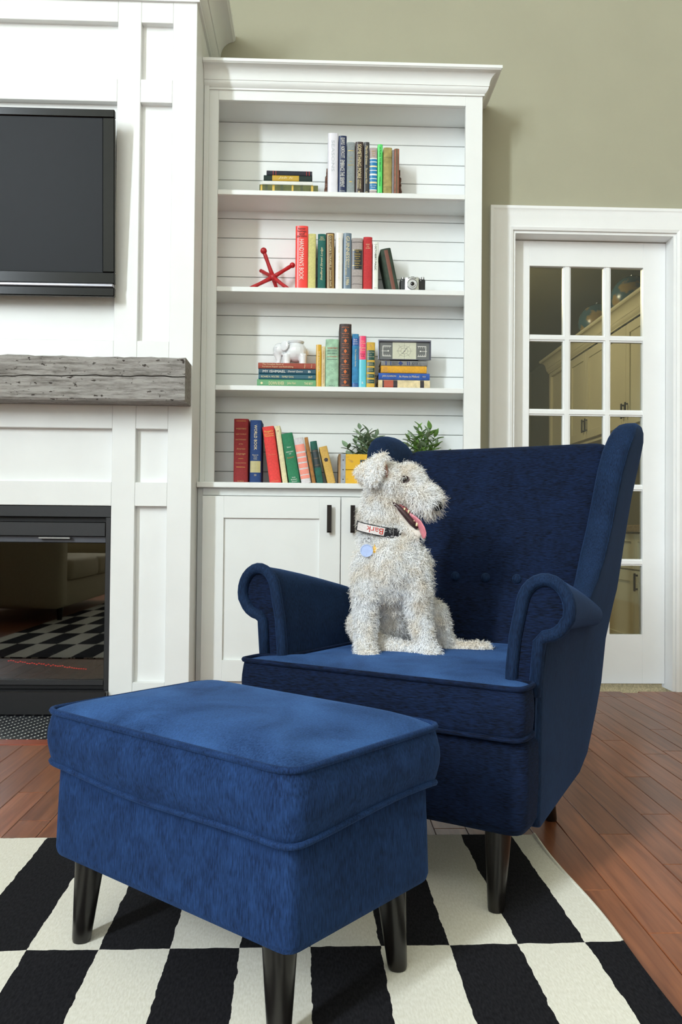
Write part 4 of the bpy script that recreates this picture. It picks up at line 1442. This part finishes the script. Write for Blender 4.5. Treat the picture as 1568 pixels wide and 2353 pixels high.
def cushion(name, pts, r, zb, zs_, crown_h, m_top, m_side, parent, bulge=.008, wave=.0):
    o2 = outline(pts, r)
    c_ = sum(o2, Vector((0, 0))) / len(o2)
    n = len(o2)
    wv = [wave * (math.sin(i * .43) * .6 + math.sin(i * .19 + 1.3)) for i in range(n)]

    def ring(s_, z, off=0, wz=0):
        out = []
        for i, p in enumerate(o2):
            d = p - c_
            q2 = c_ + d * s_ + d.normalized() * off
            out.append((q2.x, q2.y, z + wv[i] * wz))
        return out
    body = MB()
    rings = [ring(.02, zb - .004), ring(.6, zb - .006), ring(.93, zb - .003), ring(1, zb, 0, 1)]
    for t in (.15, .35, .5, .65, .85):
        rings.append(ring(1, zb + (zs_ - zb) * t, bulge * math.sin(PI * t), 1 - t))
    rings.append(ring(1, zs_))
    side = MB().loft(rings, True, True, False).build(name, m_side, parent, True)
    rings = [ring(1, zs_)]
    for s_ in (.975, .94, .88, .8, .7, .58, .45, .3, .15, .02):
        rings.append(ring(s_, zs_ + crown_h * (1 - s_ ** 3.2) ** .85))
    MB().loft(rings, True, False, True).build('top_panel', m_top, side, True)
    MB().tube(ring(1.0, zs_ + .002, .002), .0052, 7, True).build('piping', m_side, side, True)
    MB().tube(ring(1.0, zb + .001, .002, 1), .0048, 7, True).build('piping', m_side, side, True)
    return side


def leg(name, parent, top, bot, rt, rb):
    top, bot = Vector(top), Vector(bot)
    rings = []
    for t in (0, .25, .5, .75, .97, 1):
        p = top + (bot - top) * t
        r_ = rt + (rb - rt) * t - (.001 if t == 1 else 0)
        rings.append([(p.x + r_ * math.cos(k * PI / 10), p.y + r_ * math.sin(k * PI / 10), p.z) for k in range(20)])
    return MB().loft(rings).build(name, LEGM, parent, True, 50)


# ------------------------------------------------------------------ footstool
FA = math.radians(138.8)
fs_o = empty('footstool', (-.125, 1.423, 0), (0, 0, FA - PI), 'navy blue velvet footstool with piped cushion in front of the armchair', 'footstool')
# local x runs from the near corner's far end, local y away from the camera is negative
hw_, hd_ = .286, .177
plan = [(-hw_, -hd_), (hw_, -hd_), (hw_, hd_), (-hw_, hd_)]
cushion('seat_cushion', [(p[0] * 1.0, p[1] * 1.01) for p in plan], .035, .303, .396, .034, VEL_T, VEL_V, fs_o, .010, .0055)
o2 = outline(plan, .022, 4, .05)
rings = []
for z, ins in ((.156, .03), (.153, .012), (.157, .010), (.165, .008), (.24, .010), (.298, .012), (.306, .018)):
    rings.append([(p.x * (1 - ins / hw_), p.y * (1 - ins / hd_), z) for p in o2])
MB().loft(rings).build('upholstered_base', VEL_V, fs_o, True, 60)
for sx_ in (-1, 1):
    for sy_ in (-1, 1):
        leg('leg', fs_o, (sx_ * .222, sy_ * .128, .160), (sx_ * .232, sy_ * .138, .0078), .026, .0155)

# ------------------------------------------------------------------ armchair
CA = math.radians(-32.9)
ch = empty('armchair', (.108, 1.6955, 0), (0, 0, CA), 'navy blue velvet wingback armchair on the striped rug', 'armchair')
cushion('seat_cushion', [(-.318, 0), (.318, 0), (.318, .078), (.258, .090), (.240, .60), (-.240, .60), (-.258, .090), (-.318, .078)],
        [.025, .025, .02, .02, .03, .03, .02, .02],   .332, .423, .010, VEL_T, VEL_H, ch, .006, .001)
# base under the cushion
o_pts = [(-.322, .012), (.322, .012), (.320, .10), (.262, .62), (-.262, .62), (-.320, .10)]
o2 = outline(o_pts, [.03, .03, .02, .05, .05, .02], 4, .05)
rings = []
for z, ins in ((.150, .06), (.146, .03), (.152, .012), (.17, .003), (.24, 0), (.31, .001), (.326, .008), (.3275, .02)):
    rings.append([(p.x * (1 - ins / .3), .3 + (p.y - .3) * (1 - ins / .3), z) for p in o2])
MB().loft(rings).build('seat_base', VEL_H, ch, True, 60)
# backrest
bk_r = []
for z, df, dr, hs, ins in ((.30, .55, .80, .23, 0), (.36, .56, .815, .235, 0), (.43, .580, .825, .240, 0), (.50, .600, .83, .250, 0), (.56, .618, .83, .258, 0), (.58, .626, .83, .262, 0), (.60, .626, .83, .264, 0), (.66, .640, .83, .270, 0), (.75, .664, .832, .278, 0), (.83, .690, .836, .284, 0),
                           (.89, .708, .838, .288, 0), (.915, .718, .836, .290, .004), (.932, .730, .828, .290, .010), (.941, .746, .815, .290, .020), (.944, .762, .800, .29, .035)):
    rp_ = roundpoly([(-hs + ins, df), (hs - ins, df), (hs - ins, dr), (-hs + ins, dr)], [.03, .03, .03, .03], 4)
    # straight runs need intermediate points for the shallow concave front
    out = []
    for i in range(len(rp_)):
        a_, b2 = rp_[i], rp_[(i + 1) % len(rp_)]
        n = 8 if i in (4, 9, 14, 19) else 1
        for j in range(n):
            p = a_ + (b2 - a_) * j / n
            y = p.y
            if abs(p.x) < hs - .03 and p.y < df + .01:
                y += .012 * (1 - (p.x / hs) ** 2)
            out.append((p.x, y, z))
    bk_r.append(out)
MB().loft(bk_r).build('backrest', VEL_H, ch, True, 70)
for i in range(5):
    x_ = (i - 2) * .086
    yb_ = .626 + .012 * (1 - (x_ / .262) ** 2)
    MB().ell((x_, yb_ - .002, .588), (.0125, .007, .0125), u=14, v=8).build('button', VEL_S, ch, True)

# wings with the outer sides, arms
WING = [  # z, front, rear, s_out_front, s_out_rear, thick_front, thick_rear
    (.146, .11, .46, .318, .285, .02, .02), (.152, .10, .52, .321, .284, .025, .03), (.175, .096, .62, .322, .276, .03, .04), (.25, .096, .73, .323, .268, .03, .05),
    (.32, .098, .79, .323, .267, .03, .05), (.43, .105, .815, .322, .272, .03, .05), (.50, .14, .822, .321, .285, .03, .05), (.535, .40, .825, .318, .292, .035, .05),
    (.56, .455, .828, .319, .298, .045, .055), (.60, .505, .830, .325, .304, .056, .06), (.66, .545, .832, .333, .312, .064, .06), (.73, .575, .834, .341, .322, .064, .06),
    (.80, .592, .836, .349, .333, .064, .06), (.86, .606, .838, .358, .345, .066, .06), (.91, .622, .838, .368, .356, .068, .06), (.945, .642, .830, .375, .364, .066, .06),
    (.967, .664, .81, .375, .368, .058, .052), (.980, .688, .785, .371, .368, .045, .04), (.985, .708, .765, .365, .364, .028, .028)]
for s_ in (-1, 1):
    rings = []
    for z, df, dr, so, sr, tf, trr in WING:
        rf = min(.032, tf * .48)
        pts = roundpoly([(so - tf, df), (so, df), (sr, dr), (sr - trr, dr)], [rf, rf, trr * .45, trr * .45], 5)
        out = []
        for i in range(len(pts)):
            a_, b2 = pts[i], pts[(i + 1) % len(pts)]
            n = 5 if i in (11, 23) else 1
            for j in range(n):
                p = a_ + (b2 - a_) * j / n
                out.append((s_ * p.x, p.y, z))
        rings.append(out if s_ > 0 else out[::-1])
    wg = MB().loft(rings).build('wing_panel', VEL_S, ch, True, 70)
    seam = [(s_ * (so - .004), df + .016, z) for z, df, dr, so, sr, tf, trr in WING[9:16]]
    MB().tube(seam, .0014, 6).build('seam', VEL_S, wg, True)
    # rolled arm
    rings = []
    AD = (.088, .10, .16, .24, .32, .40, .47, .53)
    for i, d in enumerate(AD):
        t = (d - .088) / (.53 - .088)
        zt = .627 - .085 * t ** 1.2
        sc2 = 1 - .55 * t
        rx_, rz_ = .051 * sc2, .056 * sc2
        cx_, cz_ = .338 - .030 * t, zt - rz_
        pr = [(.262 - .012 * t, .26), (.263 - .012 * t, .36), (.266 - .012 * t, .45), (.273 - .010 * t, .51 - .03 * t)]
        for a_ in np.linspace(PI * .94, -PI * .40, 18):
            pr.append((cx_ + rx_ * math.cos(a_), cz_ + rz_ * math.sin(a_)))
        so_ = .316 - .062 * max(0, d - .09)
        pr += [(cx_, cz_ - rz_ * 1.02), (so_ + .009 * (1 - t), cz_ - rz_ * 1.22), (so_, .40), (so_ - .003, .26)]
        rings.append([(s_ * px, d, pz) for px, pz in (pr if s_ > 0 else pr[::-1])])
    ar = MB().loft(rings, True, False, True).build('arm', VEL_S, ch, True, 50)
    # front panel framed by a thick welt
    pr = [(s_ * q_[0] * s_, d) for q_, d in ()]
    face = [(abs(p[0]), p[2]) for p in (rings[0] if s_ > 0 else rings[0][::-1])]
    cxx, czz = .300, .46
    ins = [(p[0] + (cxx - p[0]) * .10, p[1] + (czz - p[1]) * .05) for p in face]
    fr_pts = [(s_ * (p[0] + (cxx - p[0]) * .09), .087, p[1] - (.006 if p[1] > .55 else 0)) for p in face if p[1] > .3]
    MB().tube(fr_pts, .0125, 8).build('arm_welt', VEL_S, ar, True)
    pan = MB()
    pv = [(s_ * p[0], .0905, p[1]) for p in face]
    tris = geometry.tessellate_polygon([[Vector((p[0], p[1], 0)) for p in face]])
    fsx = []
    for t3 in tris:
        a3, b3, c3 = (Vector(face[k_]) for k_ in t3)
        ccw = (b3 - a3).x * (c3 - a3).y - (b3 - a3).y * (c3 - a3).x > 0
        fsx.append(tuple(t3) if ccw == (s_ > 0) else tuple(t3[::-1]))
    pan.add(pv, fsx)
    pan.build('arm_front_panel', VEL_H, ar)
for sx_ in (-1, 1):
    leg('leg', ch, (sx_ * .258, .050, .165), (sx_ * .262, .030, .0078), .026, .0155)
    leg('leg', ch, (sx_ * .190, .52, .17), (sx_ * .192, .590, .0005), .024, .015)

# ================================================================== DOG
DO = Vector((.18, 1.95, .4235))
dog = empty('dog', DO, label='white curly coated terrier sitting on the seat of the navy armchair', cat='dog')
SKIN = mat('cream_dog_coat', (222, 214, 202), .9, rgb2=(190, 176, 164), scale=16, lo=.45, hi=.7)
mm = lambda *a_: tuple(v * .001 for v in a_)


def limb(q, joints, n=8):
    """chain of overlapping balls: (x, depth, z, r) in millimetres"""
    for (a_, b2) in zip(joints, joints[1:]):
        for i in range(n + 1):
            t = i / n
            p = [a_[k] + (b2[k] - a_[k]) * t for k in range(4)]
            q.ell(mm(*p[:3]), mm(p[3], p[3], p[3]), u=12, v=8)


q = MB()
# trunk: deep chest narrowing towards the hips, which rest on the seat
q.ell(mm(-2, 12, 215), mm(68, 62, 72))
q.ell(mm(-2, 36, 176), mm(60, 62, 58))
q.ell(mm(2, 80, 126), mm(54, 60, 56))
q.ell(mm(6, 110, 85), mm(62, 66, 66))
q.ell(mm(8, 140, 62), mm(70, 62, 58))
# neck
limb(q, [(-4, 20, 235, 58), (-22, 22, 285, 47), (-26, 16, 335, 43), (-16, 10, 370, 44)])
# skull, brow, muzzle, lower jaw
q.ell(mm(-8, 2, 400), mm(48, 44, 40))
q.ell(mm(14, 0, 402), mm(36, 36, 34))
q.ell(mm(40, -2, 415), mm(18, 26, 14))
limb(q, [(18, -3, 388, 33), (54, -16, 373, 27), (80, -30, 355, 22)])
q.ell(mm(85, -34, 353), mm(15, 17, 15))
limb(q, [(-8, 0, 350, 30), (22, -10, 310, 22), (48, -22, 284, 15), (55, -26, 279, 12)])
q.ell(mm(-12, 0, 362), mm(34, 34, 34))
# front legs
limb(q, [(-48, -4, 215, 34), (-58, -6, 150, 26), (-62, -2, 95, 21), (-62, -10, 40, 19), (-61, -16, 16, 21)])
q.ell(mm(-59, -30, 9), mm(24, 28, 13))
limb(q, [(46, -4, 215, 34), (55, -6, 150, 26), (62, -2, 95, 21), (74, -10, 40, 19), (82, -16, 14, 21)])
q.ell(mm(87, -28, 6), mm(24, 28, 13))
# hind leg on the right: raised knee, shank down to the seat, long foot turned out
limb(q, [(45, 120, 70, 46), (82, 78, 90, 34), (106, 52, 96, 24), (122, 62, 55, 19), (140, 68, 12, 18), (175, 62, 6, 15), (205, 55, 6, 17)])
q.ell(mm(214, 52, 8), mm(22, 18, 15))
# hind leg on the left, folded with its paw between the forelegs
limb(q, [(-40, 118, 60, 44), (-62, 74, 60, 32), (-48, 44, 34, 24), (-10, 26, 18, 18), (30, 12, 12, 17)])
q.ell(mm(46, 0, 12), mm(19, 17, 17))
# toes
for cx_, cy_, cz_, dx_, dy_ in ((-59, -52, 6, 12, 0), (87, -50, 3, 12, 0)):
    for k in (-1.3, -.45, .45, 1.3):
        q.ell(mm(cx_ + dx_ * k, cy_ + abs(k) * 4, cz_), mm(7.5, 11, 8), u=10, v=6)
for k in (-1.2, -.4, .4, 1.2):
    q.ell(mm(232 - abs(k) * 2, 46 + k * 4, 10 + k * 7), mm(10, 6.5, 6.5), u=10, v=6)
for k in (-1.2, -.4, .4, 1.2):
    q.ell(mm(56 + k * 5, -12, 12 + (1.3 - abs(k)) * 6), mm(6, 8, 6), u=10, v=6)
# tail stub behind
limb(q, [(-30, 185, 80, 16), (-60, 200, 120, 11)])
body = remesh(q, 'body', SKIN, dog, .0042, 5)

# folded ears: root on the skull, leather tipped over and hanging
EAR = []
for sgn in (-1, 1):
    yb_ = 40 if sgn > 0 else 0
    Yc = lambda d: d * sgn
    front = [(-24, 34, 456), (-23, 42, 446), (-27, 50, 432), (-33, 56, 416), (-41, 57, 400), (-48, 55, 388)]
    backe = [(-32, 30, 452), (-52, 36, 444), (-66, 42, 436), (-82, 46, 424), (-74, 50, 408), (-54, 54, 391)]
    n_c = 5
    rows = []
    for f_, b2 in zip(front, backe):
        rows.append([(f_[0] + (b2[0] - f_[0]) * t, Yc(f_[1] + (b2[1] - f_[1]) * t + 5 * math.sin(PI * t)), f_[2] + (b2[2] - f_[2]) * t) for t in np.linspace(0, 1, n_c)])
    q = MB()
    for i_ in range(len(rows) - 1):
        for t in (0, .25, .5, .75):
            for j_ in range(n_c):
                p = [rows[i_][j_][k_] + (rows[i_ + 1][j_][k_] - rows[i_][j_][k_]) * t for k_ in range(3)]
                q.ell(mm(*p), mm(6.5, 3.4, 6.5), u=8, v=6)
    limb(q, [(-22, Yc(30), 420, 9), (-25, Yc(32), 440, 8), (-28, Yc(36), 452, 5)], 4)
    EAR.append(remesh(q, 'ear', SKIN, dog, .0024, 3))
MB().ell(mm(-20, -40, 424), mm(4.5, 5, 19), Euler((0, -.12, 0)), u=12, v=10).build('inner_ear', mat('dusky_inner_ear', (150, 112, 100), .8, var=.3, scale=90), dog, True)

EYE = mat('dark_brown_eye', (14, 8, 6), .04, var=.1, coat=1.0)
NOSE = mat('black_wet_nose', (14, 13, 14), .3, var=.2, scale=300, bump=.4, bscale=500)
PINK = mat('pink_tongue', (206, 122, 132), .35, var=.1, scale=90)
GUM = mat('dark_lip', (60, 36, 38), .45, var=.25, scale=60)
TOOTH = mat('ivory_tooth', (230, 214, 170), .3, var=.04)
MB().ell(mm(23, -35, 403), mm(8.5, 5.5, 7.5), u=18, v=12).build('eye', EYE, dog, True)
MB().ell(mm(34, 30, 404), mm(8, 6, 7.5), u=18, v=12).build('eye', EYE, dog, True)
lid = []
for a_ in np.linspace(0, 2 * PI, 25)[:-1]:
    lid.append(mm(23 + 9.6 * math.cos(a_), -37 + 1.2 * math.cos(a_) ** 2, 403 + 7.2 * math.sin(a_)))
MB().tube(lid, .0018, 6, True).build('eyelid', GUM, dog, True)
MB().ell(mm(96, -48, 344), mm(12.5, 12, 12.5), Euler((0, .3, 0)), u=18, v=12).build('nose', NOSE, dog, True)
# open mouth: dark lip line, tongue, teeth
lips = [(-2, -34, 350), (12, -36, 337), (26, -38, 322), (40, -38, 305), (52, -36, 292)]
MB().tube([mm(*p) for p in lips], [.003, .0055, .007, .007, .004], 8).build('lower_lip', GUM, dog, True)
MB().ell(mm(34, -24, 322), mm(34, 13, 9), Euler((0, .83, 0)), u=16, v=10).build('mouth_lining', mat('mouth_lining', (150, 70, 74), .4, var=.3, scale=50), dog, True)
tg = [(30, -30, 326, 8, 4), (44, -36, 317, 9.5, 4.2), (55, -41, 306, 10.5, 4), (62, -44, 293, 11, 3.6), (66, -45, 281, 10.5, 3.2), (67, -45, 273, 7.5, 2.6), (67, -45, 269, 3, 1.4)]
rings = []
for (x, y, z, a_, b2) in tg:
    rings.append([mm(x + b2 * math.cos(t) * .8 + a_ * math.sin(t) * .45, y + a_ * math.sin(t) * -.85, z + b2 * math.cos(t) * .5 + a_ * math.sin(t) * .12) for t in np.linspace(0, 2 * PI, 15)[:-1]])
MB().loft(rings).build('tongue', PINK, dog, True)
for (x, y, z, dx, dz, r_) in ((50, -40, 297, 3, 12, 3.2), (43, -40, 304, 2, 7, 2.4), (24, -38, 338, -2, -7, 2.6), (33, -40, 333, -2, -8, 2.6)):
    MB().tube([mm(x, y, z), mm(x + dx * .6, y, z + dz * .6), mm(x + dx, y, z + dz)], [r_ * .001, r_ * .0007, .0004], 7).build('tooth', TOOTH, dog, True)
# paw pads of the upturned hind paws
PAD = mat('dark_paw_pad', (52, 40, 38), .7, var=.3, scale=120)
MB().ell(mm(52, -17, 8), mm(10, 5, 8), u=12, v=8).build('paw_pad', PAD, dog, True)
MB().ell(mm(222, 36, 2), mm(13, 5, 6), u=12, v=8).build('paw_pad', PAD, dog, True)

# collar with lettering and two tags
cl_c, cl_n = Vector(mm(-27, 16, 290)), Vector((.16, -.10, 1)).normalized()
u_ = cl_n.orthogonal().normalized()
v_ = cl_n.cross(u_)
rings = []
for (dr, dz) in ((0, -11), (2.4, -11), (3, 0), (2.4, 11), (0, 11), (-.5, 0)):
    rings.append((dr, dz))
ca = []
for t in np.linspace(0, 2 * PI, 49)[:-1]:
    d = u_ * math.cos(t) + v_ * math.sin(t)
    ca.append([cl_c + d * (.0545 + dr * .001) + cl_n * dz * .001 for dr, dz in rings])
ca.append(ca[0])
col = MB().loft(ca, True, False, False).build('collar', mat('black_collar_web', (20, 22, 30), .7, var=.2, scale=300), dog, True, 40)
# white woven patch with red word, facing the camera on the left front of the collar
ring_pt = lambda ang, dr, dz: cl_c + (Vector((math.sin(ang), -math.cos(ang), 0)) - cl_n * Vector((math.sin(ang), -math.cos(ang), 0)).dot(cl_n)).normalized() * (.0545 + dr) + cl_n * dz
pv, pf = [], []
na = 12
for i in range(na + 1):
    an = -1.25 + 1.35 * i / na
    for dz in (-.009, .009):
        pv.append(ring_pt(an, .0034, dz))
for i in range(na):
    pf.append((i * 2, i * 2 + 2, i * 2 + 3, i * 2 + 1))
MB().add(pv, pf).build('woven_patch', mat('white_woven_patch', (214, 206, 202), .8, var=.1, scale=300), col, True)
tm = text_mesh('Bark', wid=.040, hei=.0135)
for v in tm.vertices:
    an = -.18 - v.co.x / .0575 * 1.0 - .12
    p = ring_pt(an, .0040, -v.co.y)
    v.co = p
lt = bpy.data.objects.new('woven_lettering', tm)
C.objects.link(lt)
tm.materials.clear()
tm.materials.append(INK['red'])
lt.parent = col
tagp = ring_pt(-.42, .010, -.030)
MB().tube([ring_pt(-.38, .0045, -.008), ring_pt(-.40, .012, -.018), tagp + Vector((0, 0, .008))], .0011, 6).tube([tagp + Vector((.005 * math.cos(t), 0, .006 + .005 * math.sin(t))) for t in np.linspace(0, 2 * PI, 15)[:-1]], .0008, 5, True).build('split_ring', STEEL, col, True)


def disc(c_, r_, th, name, m_, parent, nrm):
    qn = nrm.to_track_quat('Z', 'Y')
    rg_ = []
    for rr_, zz in ((r_, -th / 2), (r_, th / 2), (r_ * .86, th / 2), (r_ * .84, th * .2)):
        rg_.append([c_ + qn @ Vector((rr_ * math.cos(t), rr_ * math.sin(t), zz)) for t in np.linspace(0, 2 * PI, 29)[:-1]])
    return MB().loft(rg_).build(name, m_, parent, True, 40)


tn = Vector((-.12, -1, .18)).normalized()
star_c = tagp + Vector((.014, .001, -.016))
disc(tagp + Vector((-.004, -.004, -.018)), .0145, .003, 'round_tag', mat('blue_grey_enamel_tag', (150, 166, 204), .3, .3, var=.08), col, tn)
st = []
for k in range(10):
    r_ = .014 if k % 2 == 0 else .0065
    st.append((r_ * math.sin(k * PI / 5) * .6, r_ * math.cos(k * PI / 5)))
MB().loft([[star_c + Vector((x, -.001, z)) for x, z in st], [star_c + Vector((x, .001, z)) for x, z in st]]).build('star_tag', mat('yellow_star_tag', (236, 186, 60), .35, .3, var=.05), col)

# curly coat: tapering locks rooted in the skin
def fur(src_objs, n, seed):
    R = np.random.default_rng(seed)
    tri, nrm, cen = [], [], []
    for o in src_objs:
        me = o.data
        me.calc_loop_triangles()
        co = np.empty(len(me.vertices) * 3)
        me.vertices.foreach_get('co', co)
        co = co.reshape(-1, 3)
        ti = np.empty(len(me.loop_triangles) * 3, dtype=np.int32)
        me.loop_triangles.foreach_get('vertices', ti)
        tri.append(co[ti.reshape(-1, 3)])
    T = np.concatenate(tri)
    cr_ = np.cross(T[:, 1] - T[:, 0], T[:, 2] - T[:, 0])
    A = np.linalg.norm(cr_, axis=1)
    N_ = cr_ / (A[:, None] + 1e-12)
    idx = R.choice(len(T), n, p=A / A.sum())
    r1, r2 = np.sqrt(R.random(n)), R.random(n)
    P = T[idx, 0] * (1 - r1)[:, None] + T[idx, 1] * (r1 * (1 - r2))[:, None] + T[idx, 2] * (r1 * r2)[:, None]
    Nn = N_[idx]
    X, Y, Z = P[:, 0] * 1000, P[:, 1] * 1000, P[:, 2] * 1000
    keep = np.ones(n, bool)
    keep &= ~(((X - 23) / 11) ** 2 + ((Z - 403) / 9) ** 2 < 1) | (Y > -20)              # eye
    keep &= ~((((X - 96) / 17) ** 2 + ((Z - 344) / 16) ** 2 < 1) & (Y < -25))                # nose
    keep &= ~((X < -13) & (X > -27) & (Z > 402) & (Z < 446) & (Y < -30))                    # inner ear
    d_ = np.abs((Z - 350) + (X + 2) * 1.075) / 1.47                                          # mouth line
    keep &= ~((d_ < 11) & (X > -2) & (X < 62) & (Y < -4))
    keep &= ~((Z < 100) & (Z > 40) & (np.abs(X - 5) < 42) & (Y < 80) & (R.random(n) < .65))  # thin coat of the belly
    keep &= ~(Z < 1.0)
    cz = np.array(cl_c) * 1000
    keep &= ~((np.abs((P - np.array(cl_c)) @ np.array(cl_n)) < .0105) & (np.hypot(X - cz[0], Y - cz[1]) < 75) & (Z > 260))
    P, Nn, X, Y, Z = P[keep], Nn[keep], X[keep], Y[keep], Z[keep]
    n = len(P)
    head = Z > 335
    muz = head & (X > 42)
    brow = head & (X > 22) & (X < 62) & (Z > 402)
    leg_ = Z < 140
    L = np.where(leg_, .015, .019)
    L = np.where(head, .013, L)
    L = np.where(muz, .024, L)
    L = np.where(brow, .022, L)
    L = np.where((Z < 60), .012, L)
    L = np.where((X > -2) & (X < 70) & (Z > 270) & (Z < 345) & (Y < 20), .010, L)
    ear = (X < -28) & (Z > 384) & (np.abs(Y) > 34)
    L = np.where(ear, .0075, L)
    L *= R.uniform(.7, 1.25, n)
    flow = np.zeros((n, 3))
    flow[:, 2] = -1
    flow[head] = np.array([-.3, -.1, -.5])
    flow[muz] = np.array([.65, -.15, -.75])
    flow[brow] = np.array([.9, -.1, .35])
    D = Nn * np.where(muz | brow, .75, .62)[:, None] + flow * .5 + R.normal(0, .38, (n, 3))
    D /= np.linalg.norm(D, axis=1)[:, None]
    S = np.cross(Nn, D) + R.normal(0, .25, (n, 3))
    S /= np.linalg.norm(S, axis=1)[:, None] + 1e-9
    U = np.cross(D, S)
    K = 6
    ph = R.uniform(0, 2 * PI, n)
    om = R.uniform(4.5, 8.5, n) * np.where(head, .7, 1.0)
    amp = L * R.uniform(.14, .30, n)
    wd = np.where(muz | brow, .0006, .00075) * R.uniform(.7, 1.3, n)
    V = np.empty((n, K, 2, 3))
    NV = np.empty((n, K, 2, 3))
    for k in range(K):
        t = k / (K - 1)
        c_ = P + D * (L * t)[:, None] + S * (amp * np.sin(ph + om * t) * t ** .6)[:, None] + U * (amp * np.cos(ph + om * t) * t ** .6)[:, None]
        c_[:, 2] -= .25 * L * t * t
        ww = wd * (1 - .75 * t ** 2)
        V[:, k, 0] = c_ - S * ww[:, None]
        V[:, k, 1] = c_ + S * ww[:, None]
        nn = Nn * .75 + U * .35 + S * (np.cos(ph + om * t) * .35)[:, None]
        nn /= np.linalg.norm(nn, axis=1)[:, None]
        NV[:, k, 0] = nn
        NV[:, k, 1] = nn
    verts = V.reshape(-1, 3)
    nv = len(verts)
    b0 = (np.arange(n) * K * 2)[:, None] + (np.arange(K - 1) * 2)[None, :]
    F = np.stack([b0, b0 + 2, b0 + 3, b0 + 1], axis=-1).reshape(-1, 4)
    me = bpy.data.meshes.new('curly_coat')
    me.vertices.add(nv)
    me.vertices.foreach_set('co', verts.ravel())
    me.loops.add(F.size)
    me.loops.foreach_set('vertex_index', F.ravel().astype(np.int32))
    me.polygons.add(len(F))
    me.polygons.foreach_set('loop_start', np.arange(0, F.size, 4, dtype=np.int32))
    me.polygons.foreach_set('use_smooth', np.ones(len(F), bool))
    me.update(calc_edges=True)
    return me


def fur_mat():
    m = bpy.data.materials.new('white_curly_fur')
    m.use_nodes = True
    N, L = m.node_tree.nodes, m.node_tree.links
    b = N['Principled BSDF']
    b.inputs['Roughness'].default_value = .65
    b.inputs['Specular IOR Level'].default_value = .25
    tc = N.new('ShaderNodeTexCoord')
    nz = N.new('ShaderNodeTexNoise')
    nz.inputs['Scale'].default_value = 24
    nz.inputs['Detail'].default_value = 5
    L.new(tc.outputs['Object'], nz.inputs['Vector'])
    rp = N.new('ShaderNodeValToRGB')
    rp.color_ramp.elements[0].position, rp.color_ramp.elements[1].position = .34, .58
    rp.color_ramp.elements[0].color = (*lin((244, 236, 224)), 1)
    rp.color_ramp.elements[1].color = (*lin((252, 252, 252)), 1)
    L.new(nz.outputs[0], rp.inputs[0])
    L.new(rp.outputs[0], b.inputs['Base Color'])
    tl_ = N.new('ShaderNodeBsdfTranslucent')
    L.new(rp.outputs[0], tl_.inputs[0])
    mx = N.new('ShaderNodeMixShader')
    mx.inputs[0].default_value = .25
    L.new(b.outputs[0], mx.inputs[1])
    L.new(tl_.outputs[0], mx.inputs[2])
    L.new(mx.outputs[0], N['Material Output'].inputs[0])
    return m


FUR = fur_mat()
fm = fur([body] + EAR, 115000, 5)
fo = bpy.data.objects.new('curly_coat', fm)
C.objects.link(fo)
fm.materials.append(FUR)
fo.parent = dog
tag(fo, kind='stuff')

# ================================================================== SOFA (seen mirrored in the fireplace glass)
sf = empty('sofa', (-2.25, -.75, 0), (0, 0, -PI / 2 + PI), 'beige sofa standing on the rug at the left of the room', 'sofa')
BEI = mat('beige_sofa_cloth', (190, 176, 146), .9, var=.08, scale=120, bump=.3, bscale=400)
MB().box(-.85, .85, -.38, .40, .10, .30, .02, 2).build('sofa_base', BEI, sf, True, 50)
for x_ in (-.41, .41):
    MB().box(x_ - .40, x_ + .40, -.42, .22, .301, .46, .04, 3).build('seat_cushion', BEI, sf, True, 60)
    MB().box(x_ - .40, x_ + .40, .18, .36, .462, .84, .05, 3).build('back_cushion', BEI, sf, True, 60)
MB().box(-.85, .85, .36, .45, .10, .80, .03, 2).build('back_frame', BEI, sf, True, 50)
for s_ in (-1, 1):
    MB().box(s_ * .93 - .09, s_ * .93 + .09, -.40, .44, .10, .62, .05, 3).build('armrest', BEI, sf, True, 60)
    for y_ in (-.34, .38):
        leg('leg', sf, (s_ * .86, y_, .11), (s_ * .86, y_, .0078), .025, .018)
